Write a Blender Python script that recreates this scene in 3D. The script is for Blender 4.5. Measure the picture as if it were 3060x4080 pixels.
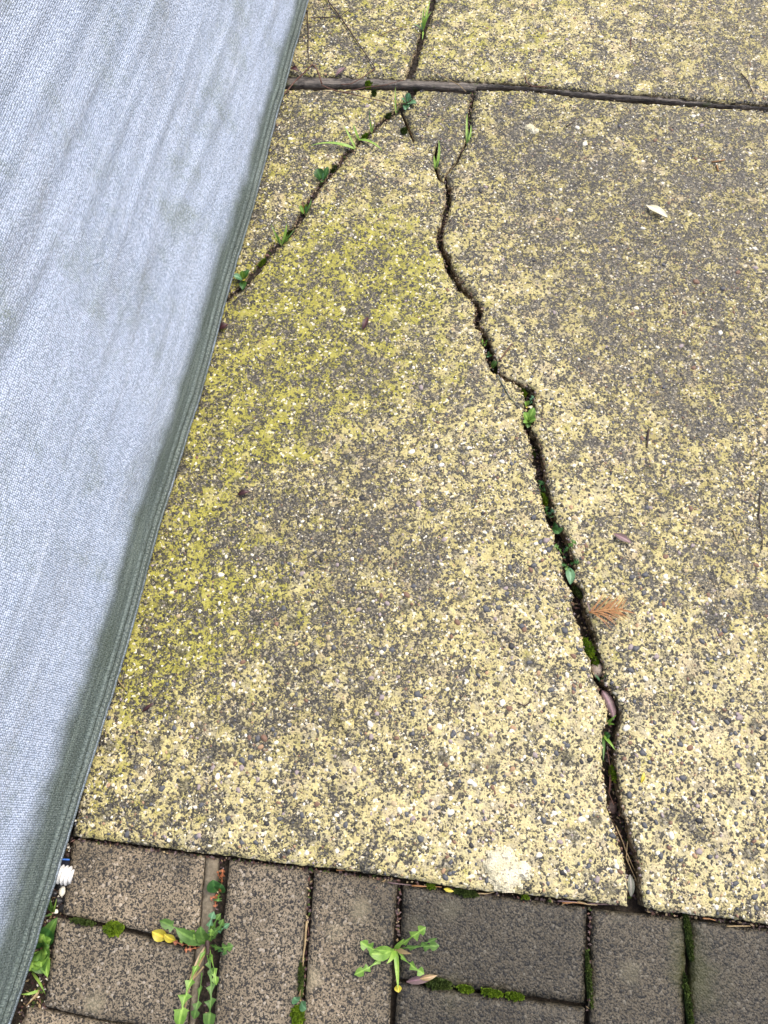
import bpy, bmesh, math, random
import numpy as np
from mathutils import Vector, noise
from mathutils.geometry import delaunay_2d_cdt

for o in list(bpy.data.objects): bpy.data.objects.remove(o)
scene = bpy.context.scene
col = scene.collection
rnd = random.Random(7)

# ------------------------------------------------------------------ camera
CAM_H, PITCH, FPX = 0.93, math.radians(20.0), 3069.0
IW, IH = 3060.0, 4080.0
cd = bpy.data.cameras.new('camera'); cam = bpy.data.objects.new('camera', cd); col.objects.link(cam)
cam.location = (0, 0, CAM_H); cam.rotation_euler = (PITCH, 0, 0)
cd.sensor_fit = 'HORIZONTAL'; cd.sensor_width = 36.0; cd.lens = 36.0 * FPX / IW
cd.clip_start = 0.01; cd.clip_end = 200
scene.camera = cam
scene.render.resolution_x, scene.render.resolution_y = 768, 1024

# ------------------------------------------------------------------ light
SUN_EL, SUN_AZ = math.radians(60), math.radians(52)      # azimuth clockwise from +Y
w = bpy.data.worlds.new('World'); scene.world = w; w.use_nodes = True
wn = w.node_tree.nodes; wl = w.node_tree.links; wn.clear()
sky = wn.new('ShaderNodeTexSky'); sky.sky_type = 'NISHITA'; sky.sun_disc = False
sky.sun_elevation = SUN_EL; sky.sun_rotation = SUN_AZ
sky.air_density = 1.0; sky.dust_density = 6.0; sky.ozone_density = 1.0
bg = wn.new('ShaderNodeBackground'); bg.inputs['Strength'].default_value = 0.12
wo = wn.new('ShaderNodeOutputWorld')
wl.new(sky.outputs[0], bg.inputs[0]); wl.new(bg.outputs[0], wo.inputs[0])
sd = bpy.data.lights.new('sun', 'SUN'); sd.energy = 1.5; sd.angle = math.radians(35); sd.color = (1.0, 0.965, 0.91)
so = bpy.data.objects.new('sun', sd); col.objects.link(so)
sv = Vector((math.sin(SUN_AZ) * math.cos(SUN_EL), math.cos(SUN_AZ) * math.cos(SUN_EL), math.sin(SUN_EL)))
so.rotation_euler = sv.to_track_quat('Z', 'Y').to_euler(); so.location = sv * 5
vs = scene.view_settings; vs.view_transform = 'Standard'; vs.look = 'None'; vs.gamma = 1; vs.use_curve_mapping = False
vs.exposure = 0.80

# ------------------------------------------------------------------ helpers
ct, st = math.cos(PITCH), math.sin(PITCH)
def P(x, y, z=0.0):
    """photo pixel -> point on the horizontal plane at height z"""
    u, v = (x - IW / 2) / FPX, (IH / 2 - y) / FPX
    d = Vector((u, v * ct + st, v * st - ct))
    t = (z - CAM_H) / d.z
    return Vector((d.x * t, d.y * t, z))
def P2(x, y, z=0.0):
    p = P(x, y, z); return (p.x, p.y)
MM = 0.001

def new_obj(name, mesh, parent=None, label=None, cat=None, group=None, kind=None, loc=None):
    o = bpy.data.objects.new(name, mesh); col.objects.link(o)
    if loc is not None: o.location = loc
    if parent: o.parent = parent
    if label: o['label'] = label
    if cat: o['category'] = cat
    if group: o['group'] = group
    if kind: o['kind'] = kind
    return o
def thing(name, label, cat, loc, group=None):
    return new_obj(name, None, None, label, cat, group, None, loc)
def mesh_from(name, vs_, fs, mats, smooth=True, midx=None):
    me = bpy.data.meshes.new(name); me.from_pydata([tuple(v) for v in vs_], [], fs)
    for m in (mats if isinstance(mats, (list, tuple)) else [mats]): me.materials.append(m)
    if smooth: me.polygons.foreach_set('use_smooth', [True] * len(me.polygons))
    if midx: me.polygons.foreach_set('material_index', midx)
    me.update(); return me
def rel(vs_, base): return [Vector(v) - base for v in vs_]

# ------------------------------------------------------------------ materials
class N:
    def __init__(s, name):
        s.m = bpy.data.materials.new(name); s.m.use_nodes = True
        s.nt = s.m.node_tree; s.nt.nodes.clear()
        s.out = s.n('ShaderNodeOutputMaterial'); s.b = s.n('ShaderNodeBsdfPrincipled')
        s.l(s.b.outputs[0], s.out.inputs[0])
        s.tc = s.n('ShaderNodeTexCoord'); s.co = s.tc.outputs['Object']
    def n(s, t): return s.nt.nodes.new(t)
    def l(s, a, b): s.nt.links.new(a, b)
    def set(s, sock, v):
        if hasattr(v, 'is_output') or isinstance(v, bpy.types.NodeSocket): s.l(v, sock)
        else: sock.default_value = v
    def noise(s, scale, detail=4, rough=.6, co=None, dist=0.0, out='Fac'):
        t = s.n('ShaderNodeTexNoise'); t.inputs['Scale'].default_value = scale
        t.inputs['Detail'].default_value = detail; t.inputs['Roughness'].default_value = rough
        t.inputs['Distortion'].default_value = dist; s.l(co or s.co, t.inputs['Vector'])
        return t.outputs[out]
    def vor(s, scale, co=None, feat='F1', rand=1.0):
        t = s.n('ShaderNodeTexVoronoi'); t.feature = feat; t.inputs['Scale'].default_value = scale
        t.inputs['Randomness'].default_value = rand; s.l(co or s.co, t.inputs['Vector']); return t
    def ramp(s, f, pts, interp='LINEAR'):
        r = s.n('ShaderNodeValToRGB'); e = r.color_ramp; e.interpolation = interp
        while len(e.elements) < len(pts): e.elements.new(0.5)
        for el, (p, c) in zip(e.elements, pts):
            el.position = p; el.color = (c, c, c, 1) if not isinstance(c, tuple) else (*c, 1)
        s.set(r.inputs[0], f); return r.outputs[0]
    def math(s, op, a, b=0.0, c=None, clamp=False):
        m = s.n('ShaderNodeMath'); m.operation = op; m.use_clamp = clamp
        s.set(m.inputs[0], a); s.set(m.inputs[1], b)
        if c is not None: s.set(m.inputs[2], c)
        return m.outputs[0]
    def step(s, v, a, b):
        r = s.n('ShaderNodeMapRange'); r.interpolation_type = 'SMOOTHSTEP'
        s.set(r.inputs[0], v); s.set(r.inputs[1], a); s.set(r.inputs[2], b); return r.outputs[0]
    def mix(s, f, a, b, mode='MIX'):
        m = s.n('ShaderNodeMix'); m.data_type = 'RGBA'; m.blend_type = mode
        s.set(m.inputs[0], f)
        for sock, v in ((m.inputs[6], a), (m.inputs[7], b)):
            s.set(sock, (*v, 1) if isinstance(v, tuple) and len(v) == 3 else v)
        return m.outputs[2]
    def attr(s, name):
        a = s.n('ShaderNodeAttribute'); a.attribute_name = name
        sp = s.n('ShaderNodeSeparateColor'); s.l(a.outputs['Color'], sp.inputs[0]); return sp.outputs
    def bump(s, h, dist, strength=1.0, prev=None):
        b = s.n('ShaderNodeBump'); b.inputs['Distance'].default_value = dist; b.inputs['Strength'].default_value = strength
        s.set(b.inputs['Height'], h)
        if prev: s.l(prev, b.inputs['Normal'])
        return b.outputs[0]
    def fin(s, color, rough=.7, normal=None, spec=.4):
        s.set(s.b.inputs['Base Color'], (*color, 1) if isinstance(color, tuple) else color)
        s.set(s.b.inputs['Roughness'], rough); s.b.inputs['Specular IOR Level'].default_value = spec
        if normal: s.l(normal, s.b.inputs['Normal'])
        return s.m

def mat_slab():
    k = N('aged_exposed_aggregate_concrete')
    a = k.attr('stain'); grime, algae, pale = a[0], a[1], a[2]  # grime mask also carries the shade painted beside the cloth hem
    warp = k.noise(180, 3, .6, out='Color')
    wv = k.n('ShaderNodeVectorMath'); wv.operation = 'SCALE'; k.l(warp, wv.inputs[0]); wv.inputs['Scale'].default_value = .004
    wa = k.n('ShaderNodeVectorMath'); wa.operation = 'ADD'; k.l(k.co, wa.inputs[0]); k.l(wv.outputs[0], wa.inputs[1])
    co = wa.outputs[0]
    # crust of yellow lichen over dark weathered mortar
    # sand grains
    v1 = k.vor(620, co); g1 = v1.outputs['Color']; s1 = k.n('ShaderNodeSeparateColor'); k.l(g1, s1.inputs[0])
    v2 = k.vor(330, co); s2 = k.n('ShaderNodeSeparateColor'); k.l(v2.outputs['Color'], s2.inputs[0])
    f1 = k.noise(27, 7, .64); f2 = k.noise(135, 5, .6); f3 = k.noise(420, 3, .6)
    bias = k.math('MULTIPLY', k.math('SUBTRACT', pale, grime), .095)
    f0 = k.noise(15, 5, .6)
    terms = [(f0, .40), (f1, 1.2), (f2, 1.0), (f3, .8), (s1.outputs[0], .18), (s2.outputs[1], .16)]
    crust = bias
    for t_, w_ in terms: crust = k.math('ADD', crust, k.math('MULTIPLY', k.math('SUBTRACT', t_, .5), w_))
    M = k.step(crust, -.135, .045)
    darkc = k.ramp(s1.outputs[0], [(0, (.009, .008, .007)), (.4, (.034, .031, .025)), (.64, (.072, .065, .050)), (.80, (.20, .175, .11)), (.93, (.40, .345, .21)), (1, (.60, .55, .44))])
    darkc2 = k.ramp(s2.outputs[1], [(0, (.009, .009, .008)), (.5, (.037, .035, .029)), (.78, (.088, .080, .064)), (.92, (.30, .26, .16)), (1, (.58, .53, .43))])
    dark = k.mix(.5, darkc, darkc2)
    tint = k.noise(60, 5, .6)
    yel = k.ramp(tint, [(.25, (.28, .235, .085)), (.45, (.435, .375, .15)), (.6, (.545, .48, .215)), (.75, (.65, .58, .345))])
    pinkm = k.step(k.noise(23, 4, .6), .54, .64)
    yel = k.mix(k.math('MULTIPLY', pinkm, .55), yel, (.46, .365, .26))
    yel = k.mix(k.math('MULTIPLY', pale, .42), yel, (.67, .59, .37))
    cem = k.math('MULTIPLY', k.step(k.noise(52, 6, .68, dist=.3), .50, .62), .62)
    yel = k.mix(cem, yel, k.ramp(k.noise(210, 4, .6), [(.3, (.22, .195, .135)), (.55, (.36, .325, .235)), (.75, (.50, .46, .36))]))
    grn = k.ramp(k.noise(75, 5, .6), [(.3, (.17, .165, .014)), (.5, (.32, .305, .035)), (.7, (.45, .42, .08))])
    am = k.math('MULTIPLY', k.step(k.math('ADD', k.noise(42, 6, .7), k.math('MULTIPLY', algae, .30)), .52, .78), .85)
    yel = k.mix(am, yel, grn)
    # single grains and black pinholes inside the crust
    yel = k.mix(k.math('MULTIPLY', k.step(s1.outputs[1], .78, .84), .62), yel, dark)
    yel = k.mix(k.math('MULTIPLY', k.step(s2.outputs[2], .84, .88), .9), yel, (.035, .034, .034))
    yel = k.mix(k.math('MULTIPLY', k.step(s2.outputs[0], .93, .95), .8), yel, (.78, .72, .58))
    c = k.mix(M, dark, yel)
    # round blackish lichen spots
    vs_ = k.vor(27, co); sp = k.n('ShaderNodeSeparateColor'); k.l(vs_.outputs['Color'], sp.inputs[0])
    rr = k.math('ADD', vs_.outputs['Distance'], k.math('MULTIPLY', k.math('SUBTRACT', k.noise(220, 4, .7), .5), .5))
    spot = k.math('MULTIPLY', k.math('SUBTRACT', 1.0, k.step(rr, .14, .3)), k.step(sp.outputs[0], .38, .43))
    c = k.mix(k.math('MULTIPLY', spot, .8), c, k.mix(1.0, dark, (.80, .84, .92), 'MULTIPLY'))
    # a wide damp darkening where the slab stays wet, deepening the hem shade too
    damp = k.step(k.math('ADD', k.math('MULTIPLY', grime, .5), k.math('MULTIPLY', k.noise(9, 5, .6), .6)), .35, .85)
    c = k.mix(k.math('MULTIPLY', damp, .32), c, k.mix(1.0, c, (.50, .515, .535), 'MULTIPLY'))
    h = k.math('ADD', k.math('MULTIPLY', v1.outputs['Distance'], -.5), k.math('ADD', k.math('MULTIPLY', v2.outputs['Distance'], -.9), k.math('MULTIPLY', M, .5)))
    nr = k.bump(h, .0011, .85)
    rg = k.ramp(k.math('ADD', k.math('MULTIPLY', M, .6), k.math('MULTIPLY', k.noise(50, 3, .6), .4)), [(.2, .38), (.8, .78)])
    return k.fin(c, rg, nr, .45)

def mat_broken():
    k = N('broken_concrete_face')
    v = k.vor(260); s1 = k.n('ShaderNodeSeparateColor'); k.l(v.outputs['Color'], s1.inputs[0])
    c = k.ramp(s1.outputs[0], [(0, (.05, .04, .026)), (.5, (.23, .175, .10)), (.85, (.38, .30, .18)), (1, (.55, .47, .32))])
    c = k.mix(k.math('MULTIPLY', k.step(k.noise(60, 5, .65), .5, .66), .7), c, (.06, .062, .022))
    return k.fin(c, .85, k.bump(k.math('ADD', v.outputs['Distance'], k.noise(120, 4)), .002, .9), .25)

def mat_paver():
    k = N('washed_block_paver')
    a = k.attr('stain'); wet, green = a[0], a[1]
    v1 = k.vor(640); s1 = k.n('ShaderNodeSeparateColor'); k.l(v1.outputs['Color'], s1.inputs[0])
    v2 = k.vor(400); s2 = k.n('ShaderNodeSeparateColor'); k.l(v2.outputs['Color'], s2.inputs[0])
    t = k.math('ADD', k.math('MULTIPLY', k.noise(600, 3, .7), .85), k.math('MULTIPLY', s1.outputs[0], .26))
    base = k.ramp(k.noise(25, 5, .6), [(.3, (.165, .137, .098)), (.55, (.26, .22, .162)), (.75, (.34, .29, .215))])
    c = k.mix(k.step(t, .465, .60), (.028, .027, .025), base)
    c = k.mix(k.math('MULTIPLY', k.step(s2.outputs[1], .86, .89), .9), c, (.022, .023, .026))
    c = k.mix(k.math('MULTIPLY', k.step(s2.outputs[2], .965, .975), .8), c, (.42, .38, .32))
    c = k.mix(k.math('MULTIPLY', k.step(s1.outputs[2], .95, .97), .6), c, (.42, .37, .30))
    # pale lichen blots
    vl = k.vor(17); sl = k.n('ShaderNodeSeparateColor'); k.l(vl.outputs['Color'], sl.inputs[0])
    rr = k.math('ADD', vl.outputs['Distance'], k.math('MULTIPLY', k.math('SUBTRACT', k.noise(150, 4, .7), .5), .35))
    lm = k.math('MULTIPLY', k.math('SUBTRACT', 1.0, k.step(rr, .08, .3)), k.step(sl.outputs[1], .4, .45))
    c = k.mix(k.math('MULTIPLY', lm, .42), c, (.42, .385, .27))
    wm = k.step(k.math('ADD', k.math('MULTIPLY', wet, .8), k.math('MULTIPLY', k.noise(14, 5, .65), .5)), .3, 1.0)
    c = k.mix(wm, c, k.mix(1.0, c, (.36, .37, .36), 'MULTIPLY'))
    gm = k.step(k.math('ADD', green, k.math('MULTIPLY', k.noise(40, 5, .7), .6)), .72, 1.2)
    c = k.mix(k.math('MULTIPLY', gm, .8), c, (.045, .05, .014))
    oi = k.n('ShaderNodeObjectInfo')
    c = k.mix(1.0, c, k.ramp(oi.outputs['Random'], [(0, (.72, .71, .69)), (.5, (.92, .895, .86)), (1, (1.08, 1.03, .96))]), 'MULTIPLY')
    h = k.math('ADD', k.math('MULTIPLY', v2.outputs['Distance'], -.6), k.math('MULTIPLY', t, .7))
    return k.fin(c, k.ramp(wm, [(0, .78), (1, .5)]), k.bump(h, .0011, .9), .4)

def mat_soil(name='dark_soil', c0=(.006, .005, .004), c1=(.035, .026, .018), c2=(.075, .055, .038)):
    k = N(name); n1 = k.noise(260, 6, .7)
    c = k.ramp(n1, [(.3, c0), (.55, c1), (.8, c2)])
    return k.fin(c, .8, k.bump(k.math('ADD', n1, k.vor(190).outputs['Distance']), .004, 1.0), .35)

def mat_wood():
    k = N('weathered_grey_timber')
    mp = k.n('ShaderNodeMapping'); k.l(k.co, mp.inputs[0]); mp.inputs['Scale'].default_value = (.045, 1, 1); mp.inputs['Rotation'].default_value = (0, 0, .05)
    n1 = k.noise(420, 6, .65, mp.outputs[0]); n2 = k.noise(30, 4, .6)
    c = k.ramp(n1, [(.3, (.016, .014, .013)), (.46, (.085, .073, .064)), (.62, (.19, .165, .14)), (.8, (.30, .25, .20))])
    c = k.mix(k.step(n2, .52, .68), c, k.mix(1.0, c, (.28, .27, .29), 'MULTIPLY'))
    c = k.mix(k.math('MULTIPLY', k.step(k.noise(45, 4, .6), .6, .68), .8), c, (.05, .065, .015))
    return k.fin(c, .5, k.bump(n1, .002, 1.0), .5)

def mat_fabric():
    k = N('pale_grey_woven_cover_cloth')
    uvn = k.n('ShaderNodeUVMap'); uv = uvn.outputs[0]
    v = k.vor(430, uv, rand=.38); s1 = k.n('ShaderNodeSeparateColor'); k.l(v.outputs['Color'], s1.inputs[0])
    a = k.attr('stain'); low = a[0]
    c = k.ramp(k.noise(6, 4, .55, uv), [(.3, (.475, .57, .75)), (.7, (.57, .665, .845))])
    thread = k.step(v.outputs['Distance'], .30, .56)
    c = k.mix(k.math('MULTIPLY', thread, .72), c, (.12, .155, .22))
    c = k.mix(k.math('MULTIPLY', k.step(s1.outputs[0], .55, 1.0), .35), c, (.70, .78, .95))
    # mildew: streaks along the cloth and a band that climbs from the hem
    mp = k.n('ShaderNodeMapping'); k.l(uv, mp.inputs[0]); mp.inputs['Scale'].default_value = (.22, 1, 1); mp.inputs['Rotation'].default_value = (0, 0, .05)
    stre = k.noise(17, 5, .62, mp.outputs[0], dist=.4)
    c = k.mix(k.math('MULTIPLY', k.math('MULTIPLY', k.step(stre, .48, .74), k.step(k.noise(380, 2, .6, uv), .36, .56)), .5), c, k.mix(k.noise(9, 2, .5, uv), (.13, .155, .12), (.23, .215, .235)))
    mp3 = k.n('ShaderNodeMapping'); k.l(uv, mp3.inputs[0]); mp3.inputs['Scale'].default_value = (.05, 1, 1); mp3.inputs['Rotation'].default_value = (0, 0, -.10)
    thin = k.noise(75, 4, .6, mp3.outputs[0])  # thin streaks and creases, with lit ridges painted into the cloth colour
    c = k.mix(k.math('MULTIPLY', k.step(thin, .54, .66), .2), c, (.17, .19, .20))
    c = k.mix(k.math('MULTIPLY', k.step(thin, .42, .32), .18), c, (.74, .82, .96))
    blot = k.noise(11, 6, .68, uv, dist=.3)
    c = k.mix(k.math('MULTIPLY', k.math('MULTIPLY', k.step(blot, .48, .74), k.step(k.noise(420, 2, .6, uv), .36, .56)), .66), c, (.15, .19, .13))
    band = k.step(k.math('ADD', low, k.math('MULTIPLY', k.math('SUBTRACT', k.noise(20, 5, .65, uv), .5), .5)), .12, .62)
    fine = k.noise(500, 3, .6, uv)
    c = k.mix(k.math('MULTIPLY', band, .92), c, k.mix(k.step(fine, .38, .62), (.030, .045, .030), (.12, .155, .135)))
    mp2 = k.n('ShaderNodeMapping'); k.l(uv, mp2.inputs[0]); mp2.inputs['Scale'].default_value = (.05, 1, 1); mp2.inputs['Rotation'].default_value = (0, 0, .02)
    lines = k.noise(160, 4, .6, mp2.outputs[0])
    c = k.mix(k.math('MULTIPLY', k.math('MULTIPLY', band, k.step(lines, .48, .62)), .22), c, (.03, .04, .03))
    c = k.mix(k.math('MULTIPLY', k.math('MULTIPLY', band, k.step(lines, .50, .36)), .2), c, (.26, .32, .29))
    h = k.math('ADD', k.math('MULTIPLY', v.outputs['Distance'], -1.0), k.math('MULTIPLY', s1.outputs[1], .35))
    m = k.fin(c, .62, k.bump(h, .0014, .9), .35)
    return m

def mat_leaf(name, c0, c1, c2=None, rough=.42):
    k = N(name); n1 = k.noise(90, 4, .6)
    c = k.ramp(n1, [(.3, c0), (.7, c1)])
    a = k.attr('rib')
    vein = k.step(k.math('ABSOLUTE', k.math('SINE', k.math('SUBTRACT', k.math('MULTIPLY', a[1], 22.0), k.math('MULTIPLY', a[0], 5.0)))), .25, .0)
    c = k.mix(k.math('MULTIPLY', k.math('MULTIPLY', vein, a[2]), .28), c, k.mix(1.0, c, (1.9, 1.6, 1.9), 'MULTIPLY'))
    c = k.mix(k.math('MULTIPLY', k.math('MULTIPLY', k.step(a[0], .30, .06), a[2]), .75), c, k.mix(1.0, c, (2.2, 1.9, 2.2), 'MULTIPLY'))
    if c2: c = k.mix(k.step(k.noise(45, 3, .5), .6, .72), c, c2)
    k.fin(c, rough, k.bump(k.noise(350, 3), .0006, .5), .45)
    tr = k.n('ShaderNodeBsdfTranslucent'); k.l(c, tr.inputs[0])
    ms = k.n('ShaderNodeMixShader'); ms.inputs[0].default_value = .25
    k.l(k.b.outputs[0], ms.inputs[1]); k.l(tr.outputs[0], ms.inputs[2]); k.l(ms.outputs[0], k.out.inputs[0])
    return k.m
def mat_plain(name, c0, c1, scale=120, rough=.6, bump=.0006, spec=.4):
    k = N(name); n1 = k.noise(scale, 5, .6)
    return k.fin(k.ramp(n1, [(.3, c0), (.7, c1)]), rough, k.bump(n1, bump, .8), spec)

M_SLAB, M_BROKEN, M_PAVER, M_SOIL, M_WOOD, M_FAB = mat_slab(), mat_broken(), mat_paver(), mat_soil(), mat_wood(), mat_fabric()
M_MORTAR = mat_plain('old_mortar', (.11, .092, .065), (.23, .195, .14), 260, .85, .0015)
def mat_splat():
    k = N('pale_cement_splash'); v = k.vor(520); sp = k.n('ShaderNodeSeparateColor'); k.l(v.outputs['Color'], sp.inputs[0])
    c = k.ramp(k.noise(70, 5, .65), [(.3, (.52, .47, .30)), (.55, (.68, .63, .46)), (.75, (.80, .76, .62))])
    c = k.mix(k.math('MULTIPLY', k.step(sp.outputs[0], .84, .9), .6), c, (.09, .085, .075))
    c = k.mix(k.math('MULTIPLY', k.step(k.noise(130, 4, .7), .64, .72), .4), c, (.16, .15, .12))
    return k.fin(c, .85, k.bump(k.math('ADD', v.outputs['Distance'], k.noise(240, 4, .7)), .0012, 1.0), .3)
M_SPLAT = mat_splat()
G_MID = mat_leaf('mid_green_leaf', (.05, .12, .02), (.11, .22, .045))
G_BRIGHT = mat_leaf('bright_green_leaf', (.11, .24, .03), (.22, .38, .075))
G_DARK = mat_leaf('dark_green_leaf', (.018, .07, .014), (.05, .14, .03))
G_BLUE = mat_leaf('bluish_green_leaf', (.07, .19, .09), (.16, .32, .16))
G_YEL = mat_leaf('yellowing_leaf', (.45, .38, .03), (.62, .55, .08), (.35, .45, .05))
G_RUST = mat_leaf('rusty_dead_leaf', (.20, .06, .022), (.38, .15, .06))
G_PURP = mat_leaf('purple_grey_dead_leaf', (.11, .07, .075), (.22, .15, .15))
G_DKRED = mat_leaf('dark_red_dead_leaf', (.025, .010, .012), (.07, .03, .03))
G_PALE = mat_leaf('pale_cream_leaf', (.62, .58, .34), (.82, .80, .60))
G_GREY = mat_leaf('grey_dead_leaf', (.12, .13, .10), (.24, .26, .21))
G_STRAW = mat_leaf('straw_stem', (.30, .21, .10), (.48, .37, .2))
G_NEED = mat_leaf('brown_fir_needle', (.26, .115, .042), (.52, .28, .115))
G_MOSS = mat_leaf('bright_moss', (.05, .11, .004), (.24, .36, .015), (.38, .48, .03), .8)
G_MOSSD = mat_leaf('dark_moss', (.025, .05, .007), (.085, .125, .02), None, .85)
M_TWIG = mat_plain('dark_twig_bark', (.025, .016, .014), (.075, .045, .038), 300)
M_TWIGR = mat_plain('reddish_twig_bark', (.07, .03, .022), (.16, .08, .055), 300)
M_WHITE = mat_plain('white_plastic', (.70, .70, .68), (.82, .82, .80), 60, .35, .0001)
M_NAVY = mat_plain('dark_navy_plastic', (.006, .007, .012), (.015, .017, .03), 60, .4, .0001)
M_BLUE = mat_plain('blue_plastic', (.05, .16, .55), (.10, .25, .70), 60, .35, .0001)
PEB = [mat_plain('white_pebble', (.66, .62, .50), (.84, .82, .72), 200, .5, .0003),
       mat_plain('slate_pebble', (.045, .05, .058), (.12, .125, .14), 220, .38, .0003),
       mat_plain('tan_pebble', (.36, .28, .16), (.52, .42, .26), 200, .55, .0003),
       mat_plain('brown_pebble', (.13, .075, .05), (.25, .15, .10), 220, .5, .0003),
       mat_plain('mauve_pebble', (.22, .18, .18), (.38, .32, .32), 220, .45, .0003),
       mat_plain('orange_pebble', (.30, .19, .11), (.44, .29, .17), 220, .5, .0003),
       mat_plain('black_pebble', (.012, .012, .014), (.04, .04, .044), 220, .4, .0003)]

# ------------------------------------------------------------------ slab stains, plus shade painted along the cloth hem (centre, radius m, strength)
def blob(lst, pts):
    a = np.array([(*P2(x, y), r, s) for (x, y, r, s) in lst])
    d2 = (pts[:, None, 0] - a[None, :, 0]) ** 2 + (pts[:, None, 1] - a[None, :, 1]) ** 2
    return np.clip((a[:, 3] * np.exp(-d2 / a[:, 2] ** 2)).sum(1), 0, 1)
GRIME_HEM_SHADE = [(2300, 700, .17, .75), (2700, 900, .2, .7), (2950, 1150, .16, .7), (2950, 600, .12, .7), (1760, 450, .06, 1.6), (1690, 470, .04, .8), (2050, 520, .09, .6), (1350, 2250, .10, .5), (1000, 2080, .06, .35),
         (1500, 2150, .08, .4), (1250, 2700, .075, .45), (950, 2950, .07, .3), (1350, 1980, .08, .3), (1180, 480, .09, .8), (1000, 820, .05, .5), (880, 1180, .04, .4), (1000, 950, .07, .4), (2700, 1500, .13, .4), (2800, 2050, .10, .3),
         (2850, 2350, .06, .4), (2550, 2700, .05, .35), (2050, 3000, .05, .2), (1600, 2750, .06, .3), (2500, 1250, .10, .35), (1250, 100, .10, .55), (2800, 200, .14, .35), (2950, 90, .1, .3), (1500, 1400, .06, .25), (900, 1650, .05, .3),
         (780, 1900, .045, .35), (600, 2350, .04, .3), (1500, 1550, .09, .35), (1050, 2900, .08, .35)] + [(x, y, r, 1.6) for x, y, r in [(2652, 2785, .010), (2240, 3005, .011), (2760, 2700, .012), (2140, 3420, .008), (1860, 3400, .008), (2790, 3310, .012), (2840, 3380, .014), (2700, 3250, .010), (2310, 1490, .009), (2010, 1310, .012), (2490, 1400, .014), (2860, 2420, .018), (2780, 1650, .016), (2500, 1800, .013), (2640, 1950, .012), (2900, 2600, .012), (1640, 2260, .013), (1730, 2270, .010), (1490, 1850, .010), (1360, 1920, .009), (1290, 2420, .014), (1700, 2650, .014), (1450, 2720, .012), (1980, 2540, .010), (660, 3270, .009), (820, 3360, .010), (1150, 3270, .012), (520, 3020, .008), (1000, 2500, .013), (1330, 3130, .011), (1560, 3060, .010), (1820, 3120, .011), (1085, 1210, .012), (1520, 1000, .010), (1860, 1010, .010), (2120, 1040, .014), (2060, 840, .010)]]
ALGAE = [(950, 1250, .11, .8), (1250, 1150, .12, .75), (1500, 1000, .10, .6), (800, 1700, .09, .8), (700, 2150, .07, .95), (620, 2450, .07, 1.0), (560, 2700, .055, .7), (1300, 1500, .10, .45), (1050, 1700, .09, .6), (1700, 1500, .09, .35),
         (1150, 2350, .1, .3), (1500, 120, .2, .45), (1100, 600, .1, .35), (2100, 220, .14, .35), (850, 2400, .1, .4), (1650, 1150, .07, .5), (400, 3100, .05, .4)]
PALE = [(2800, 3300, .16, .85), (2550, 3050, .10, .7), (2300, 3300, .10, .75), (2900, 2800, .09, .5), (1900, 3400, .09, .55), (2150, 2750, .08, .5), (2050, 2350, .06, .4), (2250, 2050, .05, .4), (1900, 1800, .09, .4), (2150, 1500, .07, .4),
        (1500, 3150, .12, .35), (900, 3250, .1, .4), (2400, 1900, .08, .3), (1800, 2900, .1, .4), (1850, 150, .14, .45), (2300, 150, .14, .45), (1700, 1100, .09, .4), (2600, 2450, .07, .4), (1750, 1250, .08, .3)]

# ------------------------------------------------------------------ piece builder: outline -> rough-edged block
def densify(poly, step, jit, seed):
    out = []; n = len(poly)
    for i in range(n):
        a, b = Vector(poly[i][:2]), Vector(poly[(i + 1) % n][:2]); L = (b - a).length
        ja = poly[i][2] if len(poly[i]) > 2 else jit
        far = ja < 0
        k = max(1, int(L / (step if not far else .03)))
        nx = Vector((-(b - a).y, (b - a).x)) / max(L, 1e-9)
        for j in range(k):
            p = a.lerp(b, j / k)
            q = Vector((p.x * 130, p.y * 130, seed)); q2 = Vector((p.x * 360, p.y * 360, seed + 9))
            d = 0 if far else ja * (noise.noise(q) + .75 * noise.noise(q2)) * 1.25
            out.append(p + nx * d)
    return out
def inside(poly, pts):
    x, y = pts[:, 0], pts[:, 1]; r = np.zeros(len(pts), bool); n = len(poly); px = poly[:, 0]; py = poly[:, 1]
    j = n - 1
    for i in range(n):
        c = (py[i] > y) != (py[j] > y)
        if c.any():
            xi = (px[j] - px[i]) * (y[c] - py[i]) / (py[j] - py[i]) + px[i]
            r[c] ^= x[c] < xi
        j = i
    return r
def edge_dist(B, pts):
    d = np.full(len(pts), 9.0)
    for i in range(0, len(pts), 2000):
        q = pts[i:i + 2000]
        d[i:i + 2000] = np.sqrt(((q[:, None, :] - B[None]) ** 2).sum(2).min(1))
    return d
FR = [P2(-150, -150), P2(IW + 150, -150), P2(IW + 150, IH + 150), P2(-150, IH + 150)]
FRn = np.array(FR)
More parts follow.
